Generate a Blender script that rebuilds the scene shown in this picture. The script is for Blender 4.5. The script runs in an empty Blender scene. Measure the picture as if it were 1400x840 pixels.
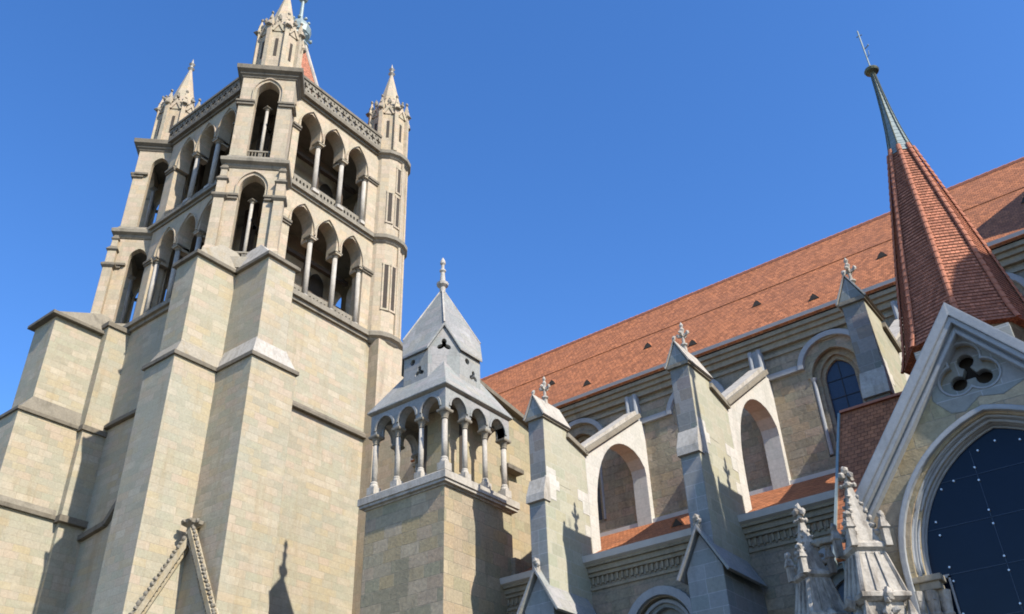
import bpy, bmesh, math, random
from mathutils import Vector, Matrix
from mathutils.geometry import tessellate_polygon
random.seed(7)
R = math.radians
scene = bpy.context.scene
COL = scene.collection

# ------------------------------------------------------------------ camera
def make_camera():
    h, p, r = R(36.345), R(33.469), R(-2.132)
    f = Vector((-math.sin(h)*math.cos(p), math.cos(h)*math.cos(p), math.sin(p)))
    rt = f.cross(Vector((0, 0, 1))).normalized()
    up = rt.cross(f)
    rt2 = rt*math.cos(r)+up*math.sin(r)
    up2 = up*math.cos(r)-rt*math.sin(r)
    cam = bpy.data.cameras.new('camera')
    cam.sensor_width = 36.0
    cam.lens = 1243.44/1400*36
    cam.clip_end = 2000
    o = bpy.data.objects.new('camera', cam)
    COL.objects.link(o)
    m = Matrix((rt2, up2, -f)).transposed().to_4x4()
    m.translation = Vector((0, 0, 1.6))
    o.matrix_world = m
    scene.camera = o
make_camera()

# ------------------------------------------------------------------ light
SUN = Vector((6.15, -1.1, 5.35)).normalized()
world = bpy.data.worlds.new('World')
scene.world = world
world.use_nodes = True
wn = world.node_tree
wn.nodes.clear()
sky = wn.nodes.new('ShaderNodeTexSky')
sky.sky_type = 'NISHITA'
sky.sun_disc = False
sky.sun_elevation = math.asin(SUN.z)
sky.sun_rotation = math.atan2(SUN.x, SUN.y)
sky.altitude = 500
sky.air_density = 1.0
sky.dust_density = 0.5
sky.ozone_density = 3.0
bg = wn.nodes.new('ShaderNodeBackground')
bg.inputs['Strength'].default_value = 0.15
wo = wn.nodes.new('ShaderNodeOutputWorld')
hsv = wn.nodes.new('ShaderNodeHueSaturation')
hsv.inputs['Saturation'].default_value = 1.25
hsv.inputs['Hue'].default_value = 0.508
hsv.inputs['Value'].default_value = 1.12
wn.links.new(sky.outputs[0], hsv.inputs['Color'])
wn.links.new(hsv.outputs[0], bg.inputs[0])
wn.links.new(bg.outputs[0], wo.inputs[0])

sun = bpy.data.lights.new('sun', 'SUN')
sun.energy = 4.6
sun.angle = R(0.53)
sun.color = (1.0, 0.93, 0.82)
so = bpy.data.objects.new('sun', sun)
COL.objects.link(so)
so.rotation_euler = SUN.to_track_quat('Z', 'Y').to_euler()

scene.cycles.filter_width = 1.8
scene.view_settings.view_transform = 'Standard'
scene.view_settings.look = 'None'
scene.view_settings.exposure = 0.75
scene.view_settings.gamma = 1.0
scene.view_settings.use_curve_mapping = False

# ------------------------------------------------------------------ materials
def nodes(name):
    m = bpy.data.materials.new(name)
    m.use_nodes = True
    nt = m.node_tree
    return m, nt, nt.nodes['Principled BSDF']

def N(nt, kind, **kw):
    n = nt.nodes.new(kind)
    for k, v in kw.items():
        if k in n.inputs:
            n.inputs[k].default_value = v
        else:
            setattr(n, k, v)
    return n

def rgba(c):
    return (c[0], c[1], c[2], 1.0)

def mixc(nt, fac, a, b, mode='MIX'):
    n = nt.nodes.new('ShaderNodeMix')
    n.data_type = 'RGBA'
    n.blend_type = mode
    def put(sock, v):
        if isinstance(v, tuple):
            sock.default_value = rgba(v)
        elif isinstance(v, (int, float)):
            sock.default_value = v
        else:
            nt.links.new(v, sock)
    put(n.inputs[0], fac); put(n.inputs[6], a); put(n.inputs[7], b)
    return n.outputs[2]

def ramp(nt, fac, p0, p1, c0=(0, 0, 0), c1=(1, 1, 1)):
    r = nt.nodes.new('ShaderNodeValToRGB')
    r.color_ramp.elements[0].position = p0
    r.color_ramp.elements[1].position = p1
    r.color_ramp.elements[0].color = rgba(c0)
    r.color_ramp.elements[1].color = rgba(c1)
    nt.links.new(fac, r.inputs[0])
    return r.outputs[0]

def noise(nt, scale, detail=4, rough=.55, vec=None, sx=None):
    n = N(nt, 'ShaderNodeTexNoise', Scale=scale, Detail=detail, Roughness=rough)
    g = vec
    if g is None:
        g = nt.nodes.new('ShaderNodeNewGeometry').outputs['Position']
    if sx:
        mp = nt.nodes.new('ShaderNodeMapping')
        mp.inputs['Scale'].default_value = sx
        nt.links.new(g, mp.inputs[0])
        g = mp.outputs[0]
    nt.links.new(g, n.inputs['Vector'])
    return n.outputs[0]

def stone(name, c, row=.42, width=.95, vary=.16, mortar=None, patch=None, patch_amt=.5, stain=(.16, .14, .10),
          stain_amt=.35, bump=.35, brick=True, mort=.012, grain=.5, rough=.9, light=0, fine=1.0, hue=1.0):
    """ashlar: courses in metres along the wall, blocks of slightly different tone, weathering"""
    sc = lambda q: tuple(x*.62 for x in q) if q else q
    c, mortar, patch, stain = sc(c), sc(mortar), sc(patch), sc(stain)
    m, nt, bs = nodes(name)
    L = nt.links
    bs.inputs['Roughness'].default_value = rough
    bs.inputs['Specular IOR Level'].default_value = .2
    hgt = None
    if brick:
        uv = nt.nodes.new('ShaderNodeUVMap')
        # wobble so that the joints are not ruler straight
        b = nt.nodes.new('ShaderNodeTexBrick')
        b.offset = .47
        b.squash = .82
        b.squash_frequency = 3
        b.inputs['Scale'].default_value = 1
        b.inputs['Brick Width'].default_value = width
        b.inputs['Row Height'].default_value = row
        b.inputs['Mortar Size'].default_value = mort
        b.inputs['Mortar Smooth'].default_value = .4
        b.inputs['Color1'].default_value = (0, 0, 0, 1)
        b.inputs['Color2'].default_value = (1, 1, 1, 1)
        b.inputs['Mortar'].default_value = (.5, .5, .5, 1)
        ad = nt.nodes.new('ShaderNodeVectorMath')
        ad.operation = 'MULTIPLY_ADD'
        nz = nt.nodes.new('ShaderNodeTexNoise')
        nz.inputs['Scale'].default_value = 1.3
        L.new(uv.outputs[0], nz.inputs['Vector'])
        L.new(nz.outputs['Color'], ad.inputs[0])
        ad.inputs[1].default_value = (.05, .03, 0)
        L.new(uv.outputs[0], ad.inputs[2])
        L.new(ad.outputs[0], b.inputs['Vector'])
        # each block its own tone: greenish, cream, ochre, pinkish, pale
        pr = nt.nodes.new('ShaderNodeValToRGB')
        pr.color_ramp.interpolation = 'LINEAR'
        v_ = vary*hue
        tones = [(0, (1-vary*1.5, 1-vary*1.35, 1-vary*1.5)), (.22, (1-vary*.5-v_*.3, 1-vary*.4+v_*.1, 1-vary*.5-v_*.1)), (.45, (1, 1, 1)), (.62, (1+v_*.2, 1-v_*.15, 1-v_*1.2)),
                 (.8, (1+v_*.5, 1-v_*.1, 1-v_*.1)), (1, (1+vary*1.2, 1+vary*1.2, 1+vary*1.2))]
        el = pr.color_ramp.elements
        while len(el) < len(tones): el.new(.5)
        for e_, (p_, t_) in zip(el, tones):
            e_.position = p_
            e_.color = rgba(tuple(min(1, x*y) for x, y in zip(c, t_)))
        L.new(b.outputs['Color'], pr.inputs[0])
        col = mixc(nt, b.outputs['Fac'], pr.outputs[0], mortar or tuple(x*.78 for x in c))
        hgt = b.outputs['Fac']
    else:
        col = mixc(nt, noise(nt, 2.2, 5), tuple(x*(1-vary) for x in c), tuple(x*(1+vary) for x in c))
    if patch:
        f = ramp(nt, noise(nt, .35, 6, .62), .46, .62)
        f2 = nt.nodes.new('ShaderNodeMath'); f2.operation = 'MULTIPLY'
        L.new(f, f2.inputs[0]); f2.inputs[1].default_value = patch_amt
        col = mixc(nt, f2.outputs[0], col, patch)
    if light:     # scattered paler replacement blocks
        f = ramp(nt, noise(nt, 1.0, 2, .4, sx=(.55, .55, 1.7)), .60, .68)
        fl = nt.nodes.new('ShaderNodeMath'); fl.operation = 'MULTIPLY'
        L.new(f, fl.inputs[0]); fl.inputs[1].default_value = light
        col = mixc(nt, fl.outputs[0], col, tuple(min(1, x*1.2) for x in c))
    # rain streaks and soot, broken up
    f = ramp(nt, noise(nt, 1.0, 6, .65, sx=(1.6*fine, 1.6*fine, .28*fine**1.5)), .52 if fine == 1 else .45, .74 if fine == 1 else .66)
    f3 = nt.nodes.new('ShaderNodeMath'); f3.operation = 'MULTIPLY'
    L.new(f, f3.inputs[0]); f3.inputs[1].default_value = stain_amt
    col = mixc(nt, f3.outputs[0], col, stain)
    # grain
    g = noise(nt, 9, 5, .7)
    col = mixc(nt, grain, col, ramp(nt, g, .3, .7, (.62, .62, .62), (1.25, 1.25, 1.25)), 'MULTIPLY')
    L.new(col, bs.inputs['Base Color'])
    bp = N(nt, 'ShaderNodeBump', Strength=bump, Distance=.03)
    bv = nt.nodes.new('ShaderNodeBevel')
    bv.samples = 3
    bv.inputs['Radius'].default_value = .045 if fine == 1 else .012
    L.new(bv.outputs[0], bp.inputs['Normal'])
    if hgt is not None:
        s = nt.nodes.new('ShaderNodeMath'); s.operation = 'SUBTRACT'
        L.new(g, s.inputs[0]); L.new(hgt, s.inputs[1])
        L.new(s.outputs[0], bp.inputs['Height'])
    else:
        L.new(g, bp.inputs['Height'])
    L.new(bp.outputs[0], bs.inputs['Normal'])
    return m

def tile(name, c, row=.17, width=.17, vary=.3, patch=(.20, .075, .045), bump=.8):
    c = tuple(x*.78 for x in c); patch = tuple(x*.78 for x in patch)
    m, nt, bs = nodes(name)
    L = nt.links
    bs.inputs['Roughness'].default_value = .8
    bs.inputs['Specular IOR Level'].default_value = .25
    uv = nt.nodes.new('ShaderNodeUVMap')
    b = nt.nodes.new('ShaderNodeTexBrick')
    b.offset = .5
    b.inputs['Scale'].default_value = 1
    b.inputs['Brick Width'].default_value = width
    b.inputs['Row Height'].default_value = row
    b.inputs['Mortar Size'].default_value = .012
    b.inputs['Mortar Smooth'].default_value = .6
    b.inputs['Color1'].default_value = rgba(tuple(x*(1-vary) for x in c))
    b.inputs['Color2'].default_value = rgba(tuple(x*(1+vary*.7) for x in c))
    b.inputs['Mortar'].default_value = rgba(tuple(x*.42 for x in c))
    L.new(uv.outputs[0], b.inputs['Vector'])
    col = b.outputs['Color']
    f = ramp(nt, noise(nt, .5, 7, .7), .42, .7)
    f2 = nt.nodes.new('ShaderNodeMath'); f2.operation = 'MULTIPLY'
    L.new(f, f2.inputs[0]); f2.inputs[1].default_value = .45
    col = mixc(nt, f2.outputs[0], col, patch)
    col = mixc(nt, .6, col, ramp(nt, noise(nt, 5, 5, .75), .3, .7, (.6, .6, .6), (1.3, 1.25, 1.2)), 'MULTIPLY')
    L.new(col, bs.inputs['Base Color'])
    # rows: saw-tooth height, each course lapping the one below
    sp = nt.nodes.new('ShaderNodeSeparateXYZ')
    L.new(uv.outputs[0], sp.inputs[0])
    d = nt.nodes.new('ShaderNodeMath'); d.operation = 'DIVIDE'
    L.new(sp.outputs['Y'], d.inputs[0]); d.inputs[1].default_value = row
    fr = nt.nodes.new('ShaderNodeMath'); fr.operation = 'FRACT'
    L.new(d.outputs[0], fr.inputs[0])
    inv = nt.nodes.new('ShaderNodeMath'); inv.operation = 'MULTIPLY_ADD'
    L.new(fr.outputs[0], inv.inputs[0]); inv.inputs[1].default_value = -1.0
    sub = nt.nodes.new('ShaderNodeMath'); sub.operation = 'SUBTRACT'
    sub.inputs[0].default_value = 1.0
    L.new(b.outputs['Fac'], sub.inputs[1])
    L.new(sub.outputs[0], inv.inputs[2])
    bp = N(nt, 'ShaderNodeBump', Strength=bump, Distance=.03)
    L.new(inv.outputs[0], bp.inputs['Height'])
    L.new(bp.outputs[0], bs.inputs['Normal'])
    return m

def plain(name, c, rough=.7, metal=0, vary=.15, scale=3.0, spec=.3, bump=0):
    m, nt, bs = nodes(name)
    bs.inputs['Roughness'].default_value = rough
    bs.inputs['Metallic'].default_value = metal
    bs.inputs['Specular IOR Level'].default_value = spec
    n = noise(nt, scale, 5, .65)
    col = mixc(nt, n, tuple(x*(1-vary) for x in c), tuple(x*(1+vary) for x in c))
    nt.links.new(col, bs.inputs['Base Color'])
    if bump:
        bp = N(nt, 'ShaderNodeBump', Strength=bump, Distance=.03)
        nt.links.new(noise(nt, 12, 5, .7), bp.inputs['Height'])
        nt.links.new(bp.outputs[0], bs.inputs['Normal'])
    return m

M = {}
M['tower'] = stone('tower_sandstone', (.60, .525, .39), row=.38, width=.92, vary=.10, mortar=(.50, .435, .32), patch=(.51, .505, .40), patch_amt=.5, stain=(.46, .35, .20), stain_amt=.5, mort=.014, bump=.35, grain=.4, light=.4, hue=1.3)
M['arcade'] = stone('tower_arcade_stone', (.66, .55, .405), row=.38, width=.75, vary=.09, mortar=(.54, .46, .34), patch=(.56, .48, .37), patch_amt=.5, stain=(.30, .24, .17), stain_amt=.5, bump=.25, grain=.45, hue=1.2)
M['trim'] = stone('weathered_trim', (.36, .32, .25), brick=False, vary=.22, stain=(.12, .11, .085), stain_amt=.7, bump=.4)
M['trimdark'] = stone('sooty_shaded_trim', (.27, .235, .18), brick=False, vary=.3, stain=(.08, .07, .05), stain_amt=.6, bump=.4)  # dark weathering, with the shadow lines under mouldings put into the colour
M['setoff'] = stone('pale_setoff', (.47, .42, .33), brick=False, vary=.16, stain=(.40, .27, .09), stain_amt=.7, bump=.3)
M['white'] = stone('pale_limestone', (.66, .61, .53), brick=False, vary=.12, stain=(.26, .23, .18), stain_amt=.5, bump=.3, grain=.5, fine=1.8)
M['whiteashlar'] = stone('pale_limestone_ashlar', (.78, .745, .67), row=.45, width=.9, vary=.06, mortar=(.66, .63, .56), stain=(.38, .35, .29), stain_amt=.35, bump=.2, grain=.4, mort=.012, hue=.5)
M['green'] = stone('green_sandstone', (.57, .55, .42), row=.45, width=.85, vary=.085, mortar=(.64, .615, .50), patch=(.61, .57, .45), patch_amt=.4, stain=(.36, .34, .25), stain_amt=.3, bump=.2, grain=.35, mort=.016)
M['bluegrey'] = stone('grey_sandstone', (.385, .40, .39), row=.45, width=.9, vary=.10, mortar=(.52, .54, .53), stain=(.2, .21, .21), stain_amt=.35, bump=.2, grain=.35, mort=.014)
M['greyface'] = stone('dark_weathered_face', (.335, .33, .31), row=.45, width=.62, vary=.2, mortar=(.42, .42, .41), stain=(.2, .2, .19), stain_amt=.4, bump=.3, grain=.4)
M['ochre'] = stone('lichen_stained_coping', (.52, .455, .33), brick=False, vary=.22, stain=(.46, .31, .11), stain_amt=.6, bump=.4, fine=2)
M['bluetrim'] = stone('grey_moulding', (.50, .52, .53), brick=False, vary=.08, stain=(.24, .25, .25), stain_amt=.4, bump=.2, grain=.3)
M['rubble'] = stone('old_brown_wall', (.50, .415, .30), row=.36, width=.75, vary=.15, mortar=(.52, .45, .34), patch=(.36, .325, .26), patch_amt=.8, stain=(.22, .185, .14), stain_amt=.6, bump=.9, grain=.7)
M['lantern'] = stone('lantern_old_stone', (.56, .465, .315), row=.5, width=.95, vary=.16, mortar=(.50, .43, .31), patch=(.42, .37, .28), patch_amt=.55, stain=(.27, .23, .165), stain_amt=.4, bump=.7, grain=.6)
M['yellow'] = stone('yellow_wall', (.55, .47, .31), row=.48, width=.9, vary=.14, patch=(.50, .45, .34), patch_amt=.5, stain=(.34, .28, .18), stain_amt=.4, bump=.4, grain=.5)
M['lanternnew'] = stone('lantern_grey_stone', (.47, .47, .45), row=.45, width=.8, vary=.09, mortar=(.38, .38, .37), patch=(.38, .39, .38), patch_amt=.6, stain=(.24, .24, .225), stain_amt=.5, bump=.3, grain=.5, mort=.01)
M['cornice'] = stone('old_cornice', (.46, .40, .29), brick=False, vary=.25, stain=(.17, .15, .11), stain_amt=.6, bump=.6)
M['leadroof'] = stone('lantern_roof_stone', (.44, .44, .42), row=.42, width=.9, vary=.10, mortar=(.36, .36, .345), patch=(.34, .345, .335), patch_amt=.8, stain=(.62, .61, .58), stain_amt=.45, bump=.35, grain=.6, mort=.01)
M['gutter'] = plain('pale_zinc_gutter', (.46, .44, .41), rough=.65, vary=.2)
M['lead'] = plain('weathered_lead', (.22, .265, .255), rough=.5, metal=.2, vary=.3, scale=5)
M['bronze'] = plain('dark_bronze', (.11, .115, .075), rough=.5, metal=.5, vary=.3)
M['iron'] = plain('black_iron', (.05, .05, .05), rough=.6, metal=.4)
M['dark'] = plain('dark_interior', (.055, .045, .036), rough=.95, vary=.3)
M['wood'] = plain('dark_bell_frame', (.07, .052, .038), rough=.9, vary=.35)
M['roof'] = tile('red_roof_tiles', (.47, .176, .074), row=.19, width=.19, vary=.34, patch=(.29, .12, .066))
M['spiretile'] = tile('red_spire_tiles', (.54, .215, .125), row=.115, width=.13, vary=.36, patch=(.36, .15, .09), bump=.6)
M['ridge'] = plain('ridge_tiles', (.37, .145, .085), rough=.85, vary=.35, scale=7, bump=.3)
M['glass'] = plain('dark_blue_glass', (.0055, .011, .024), rough=.14, vary=.25, scale=.8, spec=.25)
M['leadglass'] = plain('leaded_glass', (.022, .036, .066), rough=.3, vary=.4, scale=8, spec=.4)
M['steel'] = plain('steel_fixings', (.6, .62, .64), rough=.35, metal=.6)
M['carved'] = stone('carved_limestone', (.64, .585, .50), brick=False, vary=.22, stain=(.17, .14, .11), stain_amt=.8, bump=.7, grain=.7, fine=2.6)
M['ground'] = plain('pale_paving', (.10, .095, .085), rough=.9, vary=.2, scale=.8)

# ------------------------------------------------------------------ mesh builder
class MB:
    def __init__(s):
        s.v = []; s.f = []; s.pc = []
    def add(s, pts, faces):
        b = len(s.v)
        s.pc.append((b, b+len(pts), len(s.f), len(s.f)+len(faces)))
        s.v += [tuple(p) for p in pts]
        s.f += [tuple(b+i for i in f) for f in faces]
        return s
    def box(s, x0, x1, y0, y1, z0, z1):
        p = [(x, y, z) for z in (z0, z1) for y in (y0, y1) for x in (x0, x1)]
        return s.add(p, [(0, 2, 3, 1), (4, 5, 7, 6), (0, 1, 5, 4), (2, 6, 7, 3), (0, 4, 6, 2), (1, 3, 7, 5)])
    def loft(s, rings, cap=True):
        n = len(rings[0]); b = []
        for r in rings: b += list(r)
        fs = []
        for i in range(len(rings)-1):
            for j in range(n):
                k = (j+1) % n
                fs.append((i*n+j, i*n+k, (i+1)*n+k, (i+1)*n+j))
        if cap:
            fs.append(tuple(range(n-1, -1, -1)))
            fs.append(tuple((len(rings)-1)*n+j for j in range(n)))
        return s.add(b, fs)
    def lathe(s, cx, cy, prof, n=12, rot=0.0, axis=None):
        rings = []
        for r, z in prof:
            rings.append([(cx+r*math.cos(rot+2*math.pi*j/n), cy+r*math.sin(rot+2*math.pi*j/n), z) for j in range(n)])
        return s.loft(rings)
    def square(s, cx, cy, prof, rot=0.0):
        return s.lathe(cx, cy, [(r*2**.5, z) for r, z in prof], 4, rot+math.pi/4)
    def bar(s, a, b, w, h=None, up=(0, 0, 1)):
        a = Vector(a); b = Vector(b); h = h or w
        d = (b-a).normalized()
        u = Vector(up)
        if abs(d.dot(u)) > .98: u = Vector((1, 0, 0))
        r = d.cross(u).normalized(); t = r.cross(d)
        rings = [[c+r*(i*w/2)+t*(j*h/2) for i, j in ((-1, -1), (1, -1), (1, 1), (-1, 1))] for c in (a, b)]
        return s.loft(rings)
    def tube(s, pts, r, n=8):
        pts = [Vector(p) for p in pts]
        rings = []
        for i, p in enumerate(pts):
            d = (pts[min(i+1, len(pts)-1)]-pts[max(i-1, 0)]).normalized()
            u = Vector((0, 0, 1)) if abs(d.z) < .9 else Vector((1, 0, 0))
            x = d.cross(u).normalized(); y = x.cross(d)
            rings.append([p+x*(r*math.cos(2*math.pi*k/n))+y*(r*math.sin(2*math.pi*k/n)) for k in range(n)])
        return s.loft(rings)
    def panel(s, outer, holes, O, U, V, th):
        """outline with holes in the plane O + aU + bV, thickness th behind (along -UxV)"""
        O = Vector(O); U = Vector(U).normalized(); V = Vector(V).normalized()
        Nn = U.cross(V)
        loops = [outer]+list(holes)
        polys = [[Vector((a, b, 0)) for a, b in lp] for lp in loops]
        tris = tessellate_polygon(polys)
        flat = [p for lp in loops for p in lp]
        n = len(flat)
        front = [O+U*a+V*b for a, b in flat]
        back = [p-Nn*th for p in front]
        fs = [tuple(t) for t in tris]+[tuple(n+i for i in reversed(t)) for t in tris]
        base = 0
        for lp in loops:
            m = len(lp)
            for j in range(m):
                k = (j+1) % m
                fs.append((base+j, base+k, n+base+k, n+base+j))
            base += m
        return s.add(front+back, fs)
    def blob(s, c, r, sq=(1, 1, 1), jit=.25):
        c = Vector(c)
        t = (1+5**.5)/2
        vs = [(-1, t, 0), (1, t, 0), (-1, -t, 0), (1, -t, 0), (0, -1, t), (0, 1, t), (0, -1, -t), (0, 1, -t), (t, 0, -1), (t, 0, 1), (-t, 0, -1), (-t, 0, 1)]
        fs = [(0, 11, 5), (0, 5, 1), (0, 1, 7), (0, 7, 10), (0, 10, 11), (1, 5, 9), (5, 11, 4), (11, 10, 2), (10, 7, 6), (7, 1, 8), (3, 9, 4), (3, 4, 2), (3, 2, 6), (3, 6, 8), (3, 8, 9), (4, 9, 5), (2, 4, 11), (6, 2, 10), (8, 6, 7), (9, 8, 1)]
        p = []
        for v in vs:
            w = Vector(v).normalized()*r*(1+random.uniform(-jit, jit))
            p.append(c+Vector((w.x*sq[0], w.y*sq[1], w.z*sq[2])))
        return s.add(p, fs)
    def pieces(s):
        """groups of added shapes whose boxes touch, each as a builder of its own"""
        bb = []
        for v0, v1, f0, f1 in s.pc:
            p = s.v[v0:v1]
            bb.append([min(q[i] for q in p)-.002 for i in range(3)]+[max(q[i] for q in p)+.002 for i in range(3)])
        n = len(bb); par = list(range(n))
        def find(i):
            while par[i] != i: i = par[i]
            return i
        for i in range(n):
            for j in range(i):
                if all(bb[i][k] <= bb[j][k+3] and bb[j][k] <= bb[i][k+3] for k in range(3)):
                    par[find(i)] = find(j)
        gs = {}
        for i in range(n): gs.setdefault(find(i), []).append(i)
        out = []
        for g in gs.values():
            m = MB()
            for i in g:
                v0, v1, f0, f1 = s.pc[i]
                m.add(s.v[v0:v1], [tuple(q-v0 for q in f) for f in s.f[f0:f1]])
            out.append(m)
        return out
    def build(s, name, mat, parent=None, base=(0, 0, 0), smooth=False, label=None):
        base = Vector(base)
        me = bpy.data.meshes.new(name)
        bm = bmesh.new()
        vs = [bm.verts.new(Vector(p)-base) for p in s.v]
        for f in s.f:
            try: bm.faces.new([vs[i] for i in f])
            except ValueError: pass
        bmesh.ops.remove_doubles(bm, verts=bm.verts, dist=1e-4)
        bmesh.ops.recalc_face_normals(bm, faces=bm.faces)
        uvl = bm.loops.layers.uv.new('UVMap')
        for f in bm.faces:
            n = f.normal
            if abs(n.z) > .985:
                u = Vector((1, 0, 0)); v = Vector((0, 1, 0))
            else:
                u = Vector((-n.y, n.x, 0)).normalized(); v = n.cross(u)
            for l in f.loops:
                p = l.vert.co+base
                l[uvl].uv = (u.dot(p), v.dot(p))
            f.smooth = smooth
        bm.to_mesh(me); bm.free()
        me.materials.append(mat)
        o = bpy.data.objects.new(name, me)
        COL.objects.link(o)
        if parent is not None: o.parent = parent
        if label: o['label'] = label
        return o

WHOLE = {'carved_foliage', 'carved_beading', 'carved_frieze', 'railing', 'bell_frame', 'tracery', 'glazing_bar', 'ridge_tiles', 'hood_mould', 'finial', 'cross_finial', 'parapet', 'gablet', 'carving'}

class Thing:
    def __init__(s, name, label, cat, base, group=None):
        s.base = Vector(base)
        o = bpy.data.objects.new(name, None)
        o.empty_display_size = .5
        COL.objects.link(o)
        o.location = base
        o['label'] = label; o['category'] = cat
        if group: o['group'] = group
        s.o = o
    def part(s, name, mb, mat, parent=None, smooth=False, label=None):
        if name not in WHOLE and len(mb.pc) < 260:
            ps = mb.pieces()
            if 1 < len(ps) <= 100:
                os_ = [p.build(name, M[mat], parent or s.o, s.base, smooth, label) for p in ps]
                return os_[0]
        return mb.build(name, M[mat], parent or s.o, s.base, smooth, label)

def copy_tree(o, parent=None):
    c = o.copy(); COL.objects.link(c)
    if parent is not None: c.parent = parent
    for ch in list(o.children):
        copy_tree(ch, c)
    return c

# ---- arches in a 2-d plane (a across, b up)
def arch(c, b0, half, spring, top, n=8):
    """closed outline of an arched opening, from left foot round to right foot"""
    h = top-spring
    pts = [(c-half, b0)]
    if h > half*1.36 and half < 1.0:      # stilted: straight for a little, then nearly round
        spring = top-half*1.36
        h = top-spring
    if h >= half:
        r = (half*half+h*h)/(2*half)
        a1 = math.asin(min(1, h/r))
        L = []
        for i in range(n+1):
            a = a1*i/n
            L.append((c+half-r+r*math.cos(a), spring+r*math.sin(a)))
        Lm = [(2*c-x, y) for x, y in L]
        pts += Lm+L[:-1][::-1]
    else:
        for i in range(2*n+1):
            a = math.pi-math.pi*i/(2*n)
            pts.append((c+half*math.cos(a), spring+h*math.sin(a)))
    pts.append((c+half, b0))
    return pts

def ring(mb, c, b0, half, spring, top, w, O, U, V, th, n=8, clip=True):
    """arched moulding of width w round an opening (open at the foot)"""
    o = arch(c, b0, half+w, spring, top+w, n)
    i = arch(c, b0, half, spring, top, n)
    mb.panel(o+i[::-1], [], O, U, V, th)

def arcade_outline(a0, a1, b0, b1, cs, half, spring, top, n=7):
    """wall above columns, its underside cut by arches"""
    pts = [(a0, b1), (a0, b0)]
    for c in cs:
        pts += arch(c, b0, half, spring, top, n)
    pts += [(a1, b0), (a1, b1)]
    out = []
    for p in pts:
        if not out or (abs(p[0]-out[-1][0])+abs(p[1]-out[-1][1])) > 1e-5: out.append(p)
    return out

EX, EY, EZ = Vector((1, 0, 0)), Vector((0, 1, 0)), Vector((0, 0, 1))
D = Vector((1, -1, 0)).normalized()     # south-east
T = Vector((1, 1, 0)).normalized()      # north-east

def column(x, y, z0, z1, r, cap=.34, base=.4):
    sh = MB().lathe(x, y, [(r, z0+base*.9), (r*.96, (z0+z1)/2), (r*.9, z1-cap)], 12)
    cp = MB().lathe(x, y, [(r*.95, z1-cap-.04), (r*1.15, z1-cap-.04), (r*1.15, z1-cap), (r*1.0, z1-cap+.02), (r*1.25, z1-cap*.6), (r*1.75, z1-cap*.32)], 10)
    cp.square(x, y, [(r*1.75, z1-cap*.33), (r*1.95, z1-cap*.2), (r*1.95, z1)])
    bs = MB().square(x, y, [(r*1.6, z0), (r*1.6, z0+base*.55)])
    bs.lathe(x, y, [(r*1.5, z0+base*.55), (r*1.5, z0+base*.68), (r*1.2, z0+base*.78), (r*1.25, z0+base*.9), (r, z0+base)], 12)
    return sh, cp, bs

def put_column(th, x, y, z0, z1, r, mat='white', parent=None, **k):
    sh, cp, bs = column(x, y, z0, z1, r, **k)
    o = th.part('column', sh, mat, parent, smooth=True)
    # capital and base belong to the column
    if parent is None:
        th.part('capital', cp, 'trim', o); th.part('base', bs, mat, o)
    else:
        th.part('capital', cp, 'trim', parent); th.part('base', bs, mat, parent)
    return o

def crockets(mb, a, b, n, r):
    a = Vector(a); b = Vector(b)
    for i in range(n):
        p = a.lerp(b, (i+.5)/n)
        mb.blob(p, r*(1-.45*i/n), (1, 1, 1.1), .3)

def rake(mb, a, b, w, h, y0=None):
    mb.bar(a, b, w, h)

# ------------------------------------------------------------------ ground
g = MB(); g.add([(-900, -900, 0), (900, -900, 0), (900, 900, 0), (-900, 900, 0)], [(0, 1, 2, 3)])
go = g.build('ground', M['ground'])
go['kind'] = 'structure'

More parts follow.
